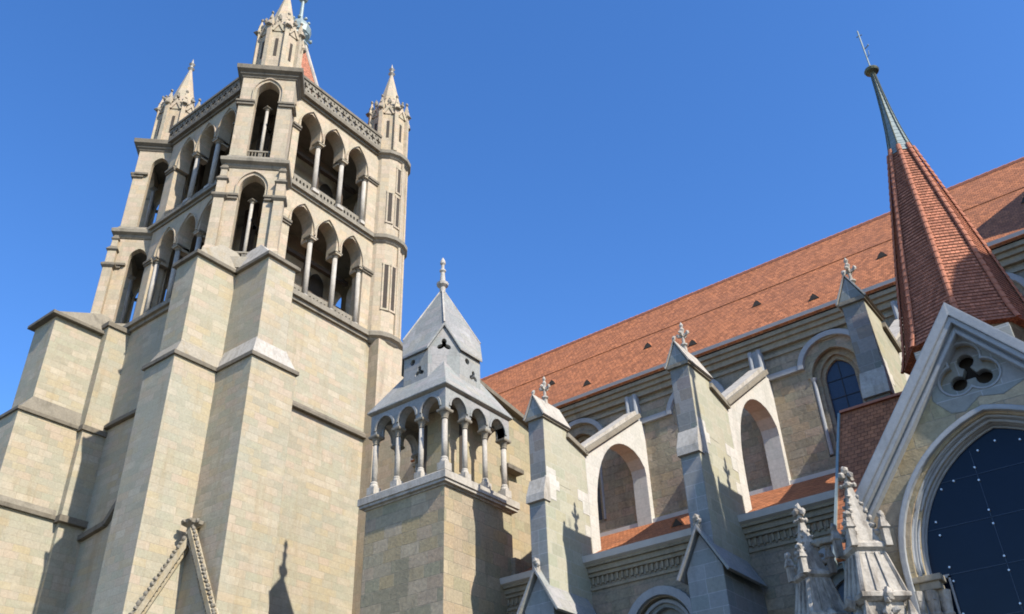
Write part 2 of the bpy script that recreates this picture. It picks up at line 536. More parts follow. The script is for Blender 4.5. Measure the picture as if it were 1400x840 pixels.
# ================================================================== BELL TOWER
XW, XE, YS, YN = -50.25, -36.6, 24.0, 36.6
tw = Thing('bell_tower', 'tall square sandstone bell tower with two open arcaded storeys and corner pinnacles', 'tower', (-43.4, 30.4, 0))
ROOTW, ROOTE = -47.5, -39.36
def tower():
    P = tw.part
    P('wall', MB().box(XW, XE, YS, YN, 0, 32.25), 'tower')
    # --- buttresses, each with set-offs
    def butt(rects, z_led, z_cap, cap_ring, nm, led_m='trimdark'):
        mb = MB()
        o = None
        for (x0, x1, y0, y1), za, zb in rects:
            mb.box(x0, x1, y0, y1, za, zb)
        o = P('buttress', mb, 'tower', label=nm)
        return o
    # south arm at the south-east corner
    o = butt([((-38.7, -36.2, 21.0, 24.5), 0, 25.0), ((-38.4, -36.55, 21.4, 24.5), 25.0, 31.5)], 0, 0, None, None)
    sl = MB().loft([[(-38.7, 21.0, 25.15), (-36.2, 21.0, 25.15), (-36.2, 24.2, 25.15), (-38.7, 24.2, 25.15)],
                    [(-38.42, 21.42, 26.1), (-36.53, 21.42, 26.1), (-36.53, 24.2, 26.1), (-38.42, 24.2, 26.1)]])
    sl.loft([[(-38.5, 21.3, 31.65), (-36.45, 21.3, 31.65), (-36.45, 24.2, 31.65), (-38.5, 24.2, 31.65)],
             [(-38.3, 23.0, 33.3), (-37.0, 23.0, 33.3), (-37.0, 24.2, 33.3), (-38.3, 24.2, 33.3)]])
    P('setoff', sl, 'setoff', o)
    st = MB().box(-38.82, -36.08, 20.88, 24.2, 24.93, 25.15)
    st.box(-38.6, -36.35, 21.2, 24.2, 31.43, 31.65)
    P('drip_moulding', st, 'trimdark', o)
    # east arm
    o = butt([((-37.2, -33.4, 23.5, 26.3), 0, 25.0), ((-37.2, -33.75, 23.9, 25.75), 25.0, 31.5)], 0, 0, None, None)
    sl = MB().loft([[(-36.4, 23.5, 25.15), (-33.4, 23.5, 25.15), (-33.4, 26.3, 25.15), (-36.4, 26.3, 25.15)],
                    [(-36.4, 23.88, 26.35), (-33.78, 23.88, 26.35), (-33.78, 25.77, 26.35), (-36.4, 25.77, 26.35)]])
    sl.loft([[(-36.5, 23.8, 31.65), (-33.65, 23.8, 31.65), (-33.65, 25.85, 31.65), (-36.5, 25.85, 31.65)],
             [(-36.5, 24.4, 33.3), (-35.35, 24.4, 33.3), (-35.35, 25.6, 33.3), (-36.5, 25.6, 33.3)]])
    P('setoff', sl, 'white', o)
    st = MB().box(-36.4, -33.28, 23.38, 26.42, 24.93, 25.15)
    st.box(-36.5, -33.55, 23.7, 25.95, 31.43, 31.65)
    P('drip_moulding', st, 'trimdark', o)
    # south arm at the south-west corner
    o = butt([((-50.6, -47.2, 18.9, 24.5), 0, 19.6), ((-50.4, -47.35, 19.1, 24.5), 19.6, 24.9), ((-49.8, -47.5, 19.7, 24.4), 24.9, 31.3),
              ((-47.6, -46.9, 22.6, 24.5), 0, 32.0)], 0, 0, None, None)
    sl = MB().loft([[(-50.4, 19.1, 25.1), (-47.35, 19.1, 25.1), (-47.35, 22.6, 25.1), (-50.4, 22.6, 25.1)],
                    [(-49.82, 19.72, 26.0), (-47.48, 19.72, 26.0), (-47.48, 22.6, 26.0), (-49.82, 22.6, 26.0)]])
    sl.loft([[(-49.95, 19.5, 31.45), (-47.35, 19.5, 31.45), (-47.35, 23.5, 31.45), (-49.95, 23.5, 31.45)],
             [(-49.3, 22.6, 33.2), (-48.3, 22.6, 33.2), (-48.3, 23.5, 33.2), (-49.3, 23.5, 33.2)]])
    sl.loft([[(-50.6, 18.9, 19.75), (-47.2, 18.9, 19.75), (-47.2, 22.5, 19.75), (-50.6, 22.5, 19.75)],
             [(-50.38, 19.12, 20.2), (-47.37, 19.12, 20.2), (-47.37, 22.5, 20.2), (-50.38, 22.5, 20.2)]])
    P('setoff', sl, 'trim', o)
    st = MB().box(-50.52, -47.23, 18.98, 22.6, 24.9, 25.1).box(-50.1, -47.2, 19.35, 22.7, 31.25, 31.45).box(-50.75, -47.05, 18.75, 22.6, 19.52, 19.75)
    st.box(-47.7, -46.78, 22.48, 24.2, 24.8, 25.1).box(-47.7, -46.78, 22.48, 24.2, 31.7, 32.0).box(-47.7, -46.6, 22.4, 24.2, 19.4, 19.75)
    P('drip_moulding', st, 'trimdark', o)
    # stair turret foot at the north-east corner
    mb = MB().box(-38.2, -35.75, 34.3, 37.2, 0, 31.9)
    P('turret_base', mb, 'arcade')
    # --- string courses
    def string(mb, a, b, n, z, h, d):
        a = Vector(a); b = Vector(b); n = Vector(n)
        r = []
        for p in (a, b):
            r.append([p+EZ*z-n*.05, p+n*d+EZ*z, p+n*d+EZ*(z+h*.45), p+n*(d*.35)+EZ*(z+h), p-n*.05+EZ*(z+h)])
        mb.loft(r)
    mb = MB(); string(mb, (XE, 26.3, 0), (XE, 34.3, 0), EX, 25.15, .42, .26); P('string_course', mb, 'trimdark')
    mb = MB(); string(mb, (-46.9, YS, 0), (-38.6, YS, 0), -EY, 25.3, .42, .26); P('string_course', mb, 'trimdark')
    P('wall_thickening', MB().box(-43.15, -38.6, 23.68, 24.2, 0, 25.25), 'tower')
    mb = MB()
    for a, b in (((-47.6, 18.85), (-46.7, 18.85)), ((-46.7, 18.85), (-44.6, 19.1)), ((-44.6, 19.1), (-43.2, 20.6)), ((-43.2, 20.6), (-43.05, 23.2))):
        mb.bar((a[0], YS-.1, a[1]), (b[0], YS-.1, b[1]), .3, .3)
    P('string_course', mb, 'trimdark')
    mb = MB()
    for zz, h, d in ((31.85, .25, .18), (32.1, .28, .36), (32.38, .2, .22)):
        mb.box(XE-.1, XE+d, 26.0, 34.2, zz, zz+h)
    P('sill_course', mb, 'trim')
    mb = MB()
    for zz, h, d in ((31.85, .25, .18), (32.1, .28, .36), (32.38, .2, .22)):
        mb.box(-47.4, -38.9, YS-d, YS+.1, zz, zz+h)
    P('sill_course', mb, 'trim')
    # --- floors and inner core of the belfry
    fl = MB().box(XW+.6, XE-.5, YS+.5, YN-.4, 39.75, 40.5).box(XW+.6, XE-.5, YS+.5, YN-.4, 47.55, 48.1)
    P('belfry_floor', fl, 'trim')
    core = MB().box(-46.9, -40.1, 27.3, 33.6, 32.2, 39.8).box(-46.9, -40.1, 27.3, 33.6, 40.4, 47.6)
    co_ = P('bell_chamber', core, 'arcade')
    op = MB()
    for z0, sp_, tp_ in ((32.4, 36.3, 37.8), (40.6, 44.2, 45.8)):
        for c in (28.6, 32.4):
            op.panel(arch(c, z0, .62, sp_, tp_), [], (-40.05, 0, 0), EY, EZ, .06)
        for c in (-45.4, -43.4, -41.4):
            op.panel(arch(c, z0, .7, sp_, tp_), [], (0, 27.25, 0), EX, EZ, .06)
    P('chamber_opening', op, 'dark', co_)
    bf = MB()
    for zf, zt in ((32.3, 39.8), (40.5, 47.6)):
        for yy in (26.2, 28.3, 30.6, 32.9):
            bf.box(-39.2, -38.95, yy-.12, yy+.12, zf, zt)
        bf.box(-39.25, -38.95, 25.8, 34.2, zf+2.6, zf+2.9).box(-39.25, -38.95, 25.8, 34.2, zf+5.0, zf+5.3)
        for xx in (-47, -44.8, -42.6, -40.4):
            bf.box(xx-.12, xx+.12, 26.4, 26.65, zf, zt)
        bf.box(-47.5, -39.2, 26.35, 26.65, zf+2.6, zf+2.9)
    P('bell_frame', bf, 'wood')
    # far walls of the gallery (north and west), pierced like the near ones
    far = MB()
    for z0, sp, tp, z1 in ((32.25, 37.25, 39.1, 39.8), (40.5, 45.1, 47.1, 47.6)):
        far.panel(arcade_outline(-48.5, -37.5, z0, z1, [-46.6, -44.4, -42.2, -40.0], .85, sp, tp), [], (0, YN, 0), EX, EZ, -.8)
        far.panel(arcade_outline(27.0, 36.5, z0, z1, [27.95, 30.0, 32.2], .85, sp, tp), [], (XW, 0, 0), EY, EZ, -.8)
    P('far_arcade', far, 'arcade')
    # --- arcades
    def arcade(face, z0, zsp, ztop, z1, cs, half, a0, a1, cols, colz0, ends):
        """face 'E' or 'S'"""
        mb = MB()
        if face == 'E': O, U = Vector((XE, 0, 0)), EY
        else: O, U = Vector((0, YS, 0)), EX
        Nn = U.cross(EZ)
        mb.panel(arcade_outline(a0, a1, zsp-.25, z1, cs, half, zsp, ztop), [], O, U, EZ, .95)
        for e0, e1 in ends:    # solid piers at the ends of the row
            mb.panel([(e0, z0), (e1, z0), (e1, zsp-.25), (e0, zsp-.25)], [], O, U, EZ, .95)
        w = P('arcade_wall', mb, 'arcade')
        h = MB()
        for c in cs:
            ring(h, c, zsp, half+.17, zsp, ztop+.2, .07, O+Nn*.1, U, EZ, .2)
        P('hood_mould', h, 'arcade', w)
        imp = MB()
        for e0, e1 in ends:
            for d, zz, hh in ((.1, zsp-.38, .14), (.18, zsp-.24, .18)):
                p0 = O+U*(e0-.05)+Nn*d; p1 = O+U*(e1+.05)-Nn*.9
                imp.box(min(p0.x, p1.x), max(p0.x, p1.x), min(p0.y, p1.y), max(p0.y, p1.y), zz, zz+hh)
        P('impost', imp, 'trimdark', w)
        for c in cols:
            p = O+U*c-Nn*.3
            o_ = put_column(tw, p.x, p.y, colz0, zsp-.05, .17)
            lb = MB()
            q0 = p-Nn*.1-U*.24; q1 = O+U*c-Nn*.93+U*.24
            lb.box(min(q0.x, q1.x), max(q0.x, q1.x), min(q0.y, q1.y), max(q0.y, q1.y), zsp-.42, zsp-.06)
            P('lintel', lb, 'arcade', o_)
        # parapet between the columns
        pr = MB()
        holes = []
        x = a0+.25
        while x < a1-.25:
            holes.append([(x+.08*math.cos(t*math.pi/4), z0+.55+.16*math.sin(t*math.pi/4)) for t in range(8)])
            x += .3
        pr.panel([(a0, z0), (a1, z0), (a1, z0+.95), (a0, z0+.95)], holes, O-Nn*.42, U, EZ, .16)
        P('parapet', pr, 'trim')
        return w
    arcade('E', 32.5, 37.3, 39.0, 40.0, [27.95, 30.05, 32.2], .83, 26.3, 34.3, [29.0, 31.12, 33.22], 32.55, [(26.3, 27.05), (33.3, 34.3)])
    arcade('E', 40.6, 45.15, 46.95, 47.9, [27.75, 29.85, 32.05], .84, 26.3, 34.3, [28.78, 30.93, 33.1], 40.8, [(26.3, 26.85), (33.2, 34.3)])
    arcade('S', 32.5, 37.3, 39.0, 40.0, [-45.0, -42.8, -40.6], .86, -47.0, -39.2, [-46.1, -43.9, -41.7, -39.55], 32.55, [(-47.0, -46.25)])
    arcade('S', 40.6, 45.15, 46.95, 47.9, [-45.0, -42.8, -40.6], .86, -47.0, -39.2, [-43.9, -41.7], 40.8, [(-47.0, -46.1), (-39.6, -39.2)])
    # --- cornices between the corner pavilions
    def band(face, a0, a1, steps, nm, mat='trim'):
        mb = MB()
        for zz, h, d in steps:
            if face == 'E': mb.box(XE-.3, XE+d, a0, a1, zz, zz+h)
            else: mb.box(a0, a1, YS-d, YS+.3, zz, zz+h)
        P(nm, mb, mat)
    mid = ((39.75, .2, .12), (39.95, .24, .3), (40.19, .2, .18))
    top = ((47.6, .2, .14), (47.8, .3, .36), (48.1, .14, .24))
    band('E', 26.3, 34.3, mid, 'cornice'); band('S', -47.7, -39.1, mid, 'cornice')
    band('E', 26.3, 34.3, top, 'cornice', 'trimdark'); band('S', -47.7, -39.1, top, 'cornice', 'trimdark')
    # --- balustrade: pierced stone panels with a rail
    def balu(face, a0, a1):
        mb = MB(); holes = []
        n = int((a1-a0)/.56); w = (a1-a0)/n
        for i in range(n):
            c = a0+w*(i+.5)
            q = []
            for k in range(16):
                t = 2*math.pi*k/16
                rr = .16+.08*math.cos(4*t)
                q.append((c+rr*1.05*math.cos(t), 48.78+rr*1.5*math.sin(t)))
            holes.append(q)
            for dz in (-.33, .33):
                holes.append([(c+w/2-.09, 48.78+dz), (c+w/2, 48.78+dz-.1), (c+w/2+.09, 48.78+dz), (c+w/2, 48.78+dz+.1)] if i < n-1 else [(c-.02, 48.78+dz*1.25), (c, 48.78+dz*1.25-.02), (c+.02, 48.78+dz*1.25)])
        if face == 'E': O, U = Vector((XE+.2, 0, 0)), EY
        else: O, U = Vector((0, YS-.2, 0)), EX
        Nn = U.cross(EZ)
        mb.panel([(a0, 48.24), (a1, 48.24), (a1, 49.3), (a0, 49.3)], holes, O, U, EZ, .22)
        w_ = P('balustrade', mb, 'trim' if face == 'E' else 'trimdark')  # south side takes the darker trim: its shade is put into the colour
        r = MB()
        p0 = O+U*a0+Nn*.08; p1 = O+U*a1-Nn*.3
        r.box(min(p0.x, p1.x), max(p0.x, p1.x), min(p0.y, p1.y), max(p0.y, p1.y), 49.3, 49.52)
        P('rail', r, 'trimdark', w_)
        k = MB()
        k.panel([(a0, 48.2), (a1, 48.2), (a1, 49.2), (a0, 49.2)], [], O-Nn*.9, U, EZ, .1)  # dark sheet set behind the pierced panels
        P('dark_backing', k, 'dark', w_)
    balu('E', 26.4, 34.0); balu('S', -47.6, -39.2)

    # --- corner pavilions set on the diagonal, open with an arch to each side
    def pavilion(C0, fdir, half, cut_side):
        """C0 the middle of the outer front at ground, fdir outward, opening in front and on the two sides"""
        C0 = Vector(C0); f = Vector(fdir).normalized(); t = EZ.cross(f)     # t to the right seen from outside
        dep = 3.6
        def levels(z0, zsp, ztop, z1, pier_top, ah):
            mb = MB()
            mb.panel([(-half, z0), (-half, z1), (half, z1), (half, z0)], [arch(.05, z0+.02, ah, zsp, ztop)], C0, t, EZ, .62)
            for sgn in (-1, 1):
                O = C0+t*(sgn*half)-f*(.62 if False else 0)
                # side wall, its outline measured inward from the front edge
                U = -f if sgn > 0 else f
                if sgn > 0:
                    mb.panel([(.62, z0), (dep, z0), (dep, z1), (.62, z1)], [arch(1.6, z0+.02, .56, zsp-.1, ztop-.3)], O, U, EZ, .4)
                else:
                    mb.panel([(-dep, z0), (-.62, z0), (-.62, z1), (-dep, z1)], [arch(-1.9 if cut_side == 2 else -1.6, z0+.02, 1.15 if cut_side == 2 else .56, zsp-.1, ztop-.3)], O, U, EZ, .4)
            w = P('corner_pavilion', mb, 'arcade')
            hd = MB(); ring(hd, .05, zsp, ah+.16, zsp, ztop+.2, .08, C0+f*.1, t, EZ, .2)
            P('hood_mould', hd, 'arcade', w)
            im = MB()
            for a, b in ((-half-.12, -ah+.02), (ah+.1, half+.12)):
                im.panel([(a, zsp-.3), (b, zsp-.3), (b, zsp-.1), (a, zsp-.1)], [], C0+f*.12, t, EZ, .8)
                im.panel([(a-.06, zsp-.1), (b+.03, zsp-.1), (b+.03, zsp+.06), (a-.06, zsp+.06)], [], C0+f*.19, t, EZ, .9)
            for sgn in (-1, 1):
                p = C0+t*(sgn*(half+.1))-f*.1
                q = p-f*.85
                im.bar(p+EZ*(zsp-.02), q+EZ*(zsp-.02), .2, .17)
            P('impost', im, 'trimdark', w)
            b = C0-f*.9+t*.0
            put_column(tw, b.x, b.y, z0, zsp+.4, .11, parent=w, cap=.2, base=.25)
            br = MB()
            br.bar(C0-f*.35-t*ah+EZ*(z0+.75), C0-f*.35+t*ah+EZ*(z0+.75), .1, .12)
            for i in range(7):
                s_ = -ah+.2*ah+i*ah*.27
                br.bar(C0-f*.35+t*s_+EZ*z0, C0-f*.35+t*s_+EZ*(z0+.75), .06, .06)
            P('railing', br, 'trim', w)
            return w
        w1 = levels(32.6, 37.25, 38.95, 39.4, 0, .74)
        w2 = levels(40.4, 45.05, 47.0, 47.3, 0, .72)
        # plinth of the lower storey
        pl = MB()
        q = [C0+t*(half+.25)+f*.25, C0+t*(half+.25)-f*dep, C0-t*(half+.25)-f*dep, C0-t*(half+.25)+f*.25]
        pl.loft([[p+EZ*31.9 for p in q], [p+EZ*32.65 for p in q]])
        P('plinth', pl, 'setoff', w1)
        # slabs over each storey
        def slab(z, prof, par, mat='trim'):
            mb = MB()
            rings = []
            for d, zz in prof:
                h = half+d
                rings.append([C0+t*h+f*d+EZ*(z+zz), C0+t*h-f*(dep-.2)+EZ*(z+zz), C0-t*h-f*(dep-.2)+EZ*(z+zz), C0-t*h+f*d+EZ*(z+zz)])
            mb.loft(rings)
            P('cornice_slab', mb, mat, par)
        slab(39.4, ((.05, 0), (.12, .1), (.16, .22), (.36, .34), (.38, .58), (.1, .86), (.05, 1.0)), w1)
        slab(47.25, ((.05, 0), (.1, .12), (.2, .2), (.2, .32), (.42, .46), (.45, .8), (.2, .92)), w2, 'trimdark')
        # stepped pinnacled piers at the outer corners of the lower storey
        for sgn in (-1, 1):
            mb = MB(); cp = MB()
            c = C0+t*(sgn*(half+.05))+f*.0
            a0 = math.atan2(f.y, f.x)
            mb.square(c.x, c.y, [(.36, 32.6), (.36, 33.1), (.29, 33.3), (.29, 36.85)], a0)
            mb.square(c.x, c.y, [(.27, 37.2), (.27, 38.2)], a0)
            mb.square(c.x, c.y, [(.2, 38.5), (.18, 39.2)], a0)
            cp.square(c.x, c.y, [(.3, 36.8), (.43, 36.95), (.44, 37.08), (.28, 37.25)], a0)
            cp.square(c.x, c.y, [(.28, 38.15), (.38, 38.26), (.2, 38.6)], a0)
            cp.square(c.x, c.y, [(.2, 39.1), (.26, 39.2), (.02, 39.8)], a0)
            o = P('corner_pier', mb, 'arcade', w1)
            P('weathering', cp, 'trimdark', w1)
        return w1
    pavilion((XE, YS, 0), D, 1.66, 1)
    pavilion((XW, YS, 0), Vector((-1, -1, 0)), 1.95, 2)

    # --- round stair turret at the north-east corner
    cx, cy, r = -37.2, 35.4, 1.5
    n = 16
    mb = MB().lathe(cx, cy, [(r, 31.9), (r, 48.0)], n, math.pi/16)
    tt = P('stair_turret', mb, 'arcade')
    rg = MB()
    for z in (31.9, 39.75, 47.5):
        rg.lathe(cx, cy, [(r-.05, z-.15), (r+.1, z), (r+.16, z+.12), (r+.34, z+.22), (r+.36, z+.5), (r+.05, z+.75)], n, math.pi/16)
    P('ring_moulding', rg, 'trim', tt)
    sl = MB()
    for z0, z1, az in ((34.4, 37.9, -27), (34.4, 37.9, -5), (41.6, 44.2, -27), (41.4, 44.0, -3), (44.5, 46.7, -3)):
        a = R(az)
        p = Vector((cx+math.cos(a)*(r-.12), cy+math.sin(a)*(r-.12), 0)); d = Vector((math.cos(a), math.sin(a), 0)); u = EZ.cross(d)
        sl.loft([[p-u*.13+EZ*z0, p+u*.13+EZ*z0, p+u*.13+d*.135+EZ*z0, p-u*.13+d*.135+EZ*z0], [p-u*.13+EZ*z1, p+u*.13+EZ*z1, p+u*.13+d*.135+EZ*z1, p-u*.13+d*.135+EZ*z1]])
    P('slit_window', sl, 'dark', tt)
    sf = MB()
    for az in (8, 40):
        a = R(az)
        for z0, z1 in ((32.5, 39.7), (40.4, 47.4)):
            sf.lathe(cx+math.cos(a)*(r+.05), cy+math.sin(a)*(r+.02), [(.1, z0), (.1, z1)], 8)
    P('shaft', sf, 'arcade', tt)
    jm = MB()
    for z0, z1, az in ((34.4, 37.9, -27), (34.4, 37.9, -5), (41.6, 44.2, -27), (41.4, 44.0, -3), (44.5, 46.7, -3)):
        a = R(az); d = Vector((math.cos(a), math.sin(a), 0)); u = EZ.cross(d)
        p = Vector((cx, cy, 0))+d*(r-.02)
        for s_ in (-1, 1):
            jm.bar(p+u*(s_*.2)+EZ*z0, p+u*(s_*.2)+EZ*z1, .12, .1, up=d)
        jm.bar(p-u*.28+EZ*(z1+.06), p+u*.28+EZ*(z1+.06), .12, .14)
        jm.bar(p-u*.28+EZ*(z0-.06), p+u*.28+EZ*(z0-.06), .12, .14)
    P('slit_frame', jm, 'arcade', tt)

    # --- crocketed pinnacles
    def pinnacle(cx, cy, zb, rad, lab):
        mb = MB().lathe(cx, cy, [(rad*1.02, zb-.4), (rad*1.02, zb+.25), (rad*.94, zb+.35), (rad*.94, zb+4.6)], 8, math.pi/8)
        o = P('pinnacle', mb, 'arcade', label=lab)
        gb = MB(); cr = MB(); slt = MB(); shf = MB()
        ap = rad*.94*math.cos(math.pi/8); hw = rad*.94*math.sin(math.pi/8)
        for k in range(8):
            a = k*math.pi/4
            d = Vector((math.cos(a), math.sin(a), 0)); u = EZ.cross(d)
            O = Vector((cx, cy, 0))+d*(ap+.14)
            gb.panel([(-hw-.05, zb+4.1), (0, zb+5.1), (0+.0, zb+5.1), (hw+.05, zb+4.1), (hw-.05, zb+4.1), (0, zb+4.75), (-hw+.05, zb+4.1)][:2]+[(hw+.05, zb+4.1), (hw*.55, zb+4.1), (0, zb+4.7), (-hw*.55, zb+4.1)], [], O, u, EZ, .3)
            gb.panel([(-hw*.8, zb+4.1), (hw*.8, zb+4.1), (0, zb+5.0)], [], O-d*.08, u, EZ, .2)
            e = Vector((cx, cy, 0))+d*(ap+.1)
            crockets(cr, e-u*hw+EZ*(zb+4.3), e+EZ*(zb+5.2), 3, .11)
            crockets(cr, e+u*hw+EZ*(zb+4.3), e+EZ*(zb+5.2), 3, .11)
            cr.blob(e+EZ*(zb+5.35), .17, (1, 1, 1.5)); cr.blob(e+EZ*(zb+5.65), .09, (1, 1, 1.6))
            s_ = Vector((cx, cy, 0))+d*(ap-.1)
            slt.loft([[s_-u*.1+EZ*(zb+z), s_+u*.1+EZ*(zb+z), s_+u*.1+d*.13+EZ*(zb+z), s_-u*.1+d*.13+EZ*(zb+z)] for z in (1.7, 3.4)])
            a2 = a+math.pi/8
            d2 = Vector((math.cos(a2), math.sin(a2), 0))
            c = Vector((cx, cy, 0))+d2*(rad*.97)
            shf.square(c.x, c.y, [(.15, zb+.3), (.15, zb+4.4), (.22, zb+4.5), (.22, zb+4.7), (.02, zb+5.9)], a2)
            cr.blob(c+EZ*(zb+5.95), .12, (1, 1, 1.4)); cr.blob(c+d2*.16+EZ*(zb+4.55), .2, (1.3, 1.3, .7)); cr.blob(c+EZ*(zb+5.2)+d2*.08, .13)
        P('gablet', gb, 'arcade', o); P('slit_window', slt, 'dark', o); P('corner_shaft', shf, 'arcade', o)
        sp = MB().lathe(cx, cy, [(rad*.82, zb+4.5), (rad*.74, zb+5.0), (.13, zb+9.6)], 8, math.pi/8)
        P('spirelet', sp, 'arcade', o)
        for k in range(8):
            a = k*math.pi/4+math.pi/8
            d = Vector((math.cos(a), math.sin(a), 0))
            crockets(cr, Vector((cx, cy, zb+5.0))+d*rad*.72, Vector((cx, cy, zb+7.6))+d*.45, 3, .12)
        P('crocket', cr, 'trim', o)
        fi = MB().lathe(cx, cy, [(.1, zb+9.4), (.12, zb+9.7), (.28, zb+9.9), (.12, zb+10.05), (.1, zb+10.2), (.24, zb+10.4), (.1, zb+10.55), (.02, zb+11.0)], 8)
        P('finial', fi, 'white', o)
    q = Vector((XE, YS, 0))-D*1.55
    pinnacle(q.x, q.y, 48.1, 1.5, 'nearest corner pinnacle, cut off by the top of the picture')
    q = Vector((XW, YS, 0))-Vector((-1, -1, 0)).normalized()*1.5
    pinnacle(q.x, q.y, 48.1, 1.5, 'far left corner pinnacle')
    pinnacle(-37.2, 35.4, 48.0, 1.5, 'right corner pinnacle over the round stair turret')

    # --- tiled spire in the middle
    cx, cy = -43.2, 30.3
    sp = MB().lathe(cx, cy, [(4.6, 48.0), (2.9, 53.5), (.75, 60.8)], 8, math.pi/8)
    o = P('spire', sp, 'spiretile')
    hp = MB()
    for k in range(8):
        a = k*math.pi/4+math.pi/8; d = Vector((math.cos(a), math.sin(a), 0)); b = Vector((cx, cy, 0))
        hp.tube([b+d*4.65+EZ*48, b+d*2.95+EZ*53.5, b+d*.78+EZ*60.8], .15, 6)
    P('lead_hip', hp, 'white', o)
    fn = MB().lathe(cx, cy, [(.75, 60.6), (1.0, 60.9), (.95, 61.1), (.6, 61.4), (.55, 61.9), (.95, 62.3), (1.05, 62.9), (.8, 63.5), (.35, 64.0), (.18, 64.6), (.13, 66.6), (.3, 66.75), (.42, 67.0), (.3, 67.25), (.08, 67.5), (.05, 69)], 12)
    for k in range(8):
        a = k*math.pi/4; d = Vector((math.cos(a), math.sin(a), 0)); b = Vector((cx, cy, 0))
        fn.blob(b+d*1.05+EZ*61.6, .2); fn.blob(b+d*.7+EZ*63.9, .16)
    P('finial', fn, 'lead', o)

    # --- gabled canopy in the angle of the two corner buttresses
    mb = MB()
    mb.panel([(20.0, 0), (23.4, 0), (23.4, 16.2), (20.0, 9.6)], [], (-35.8, 0, 0), EY, EZ, .45)
    mb.panel([(-36.1, 0), (-32.2, 0), (-32.2, 10.6), (-35.3, 15.7), (-36.1, 15.7)], [], (0, 23.22, 0), EX, EZ, .4)
    o = P('corner_gable', mb, 'tower')
    rk = MB(); rd = MB()
    a, b = Vector((-35.62, 23.25, 16.35)), Vector((-35.62, 19.4, 8.6))
    rk.bar(a, b, .36, .24); rk.bar(a+Vector((-.04, 0, -.62)), b+Vector((-.04, 0, -.62)), .14, .12)
    c, d = Vector((-35.4, 23.08, 16.3)), Vector((-31.5, 23.08, 9.7))
    rk.bar(c, d, .36, .24); rk.bar(c+Vector((0, .04, -.62)), d+Vector((0, .04, -.62)), .14, .12)
    P('raking_moulding', rk, 'ochre', o)
    for k in range(34):
        t = k/34
        p = a.lerp(b, t)+Vector((.06, -.05, .24)); rd.blob(p, .12, (1, 1, 1), .35); p = c.lerp(d, t)+Vector((.05, -.06, .24)); rd.blob(p, .11, (1, 1, 1), .35)
        p = a.lerp(b, t)+Vector((.0, 0, -.36)); rd.box(p.x-.12, p.x+.06, p.y-.04, p.y+.04, p.z-.1, p.z+.06)
        p = c.lerp(d, t)+Vector((0, .0, -.38)); rd.box(p.x-.05, p.x+.05, p.y-.08, p.y+.12, p.z-.12, p.z+.06)
    P('carved_beading', rd, 'trim', o)
    fi = MB()
    fi.square(-35.5, 23.1, [(.16, 16.1), (.14, 16.45), (.34, 16.6), (.36, 16.76), (.2, 16.82)])
    for dx, dy in ((.5, 0), (-.1, -.5), (.35, -.4), (-.3, -.2)):
        fi.blob((-35.5+dx*.8, 23.1+dy*.8, 16.68), .12)
    P('finial', fi, 'trim', o)
tower()

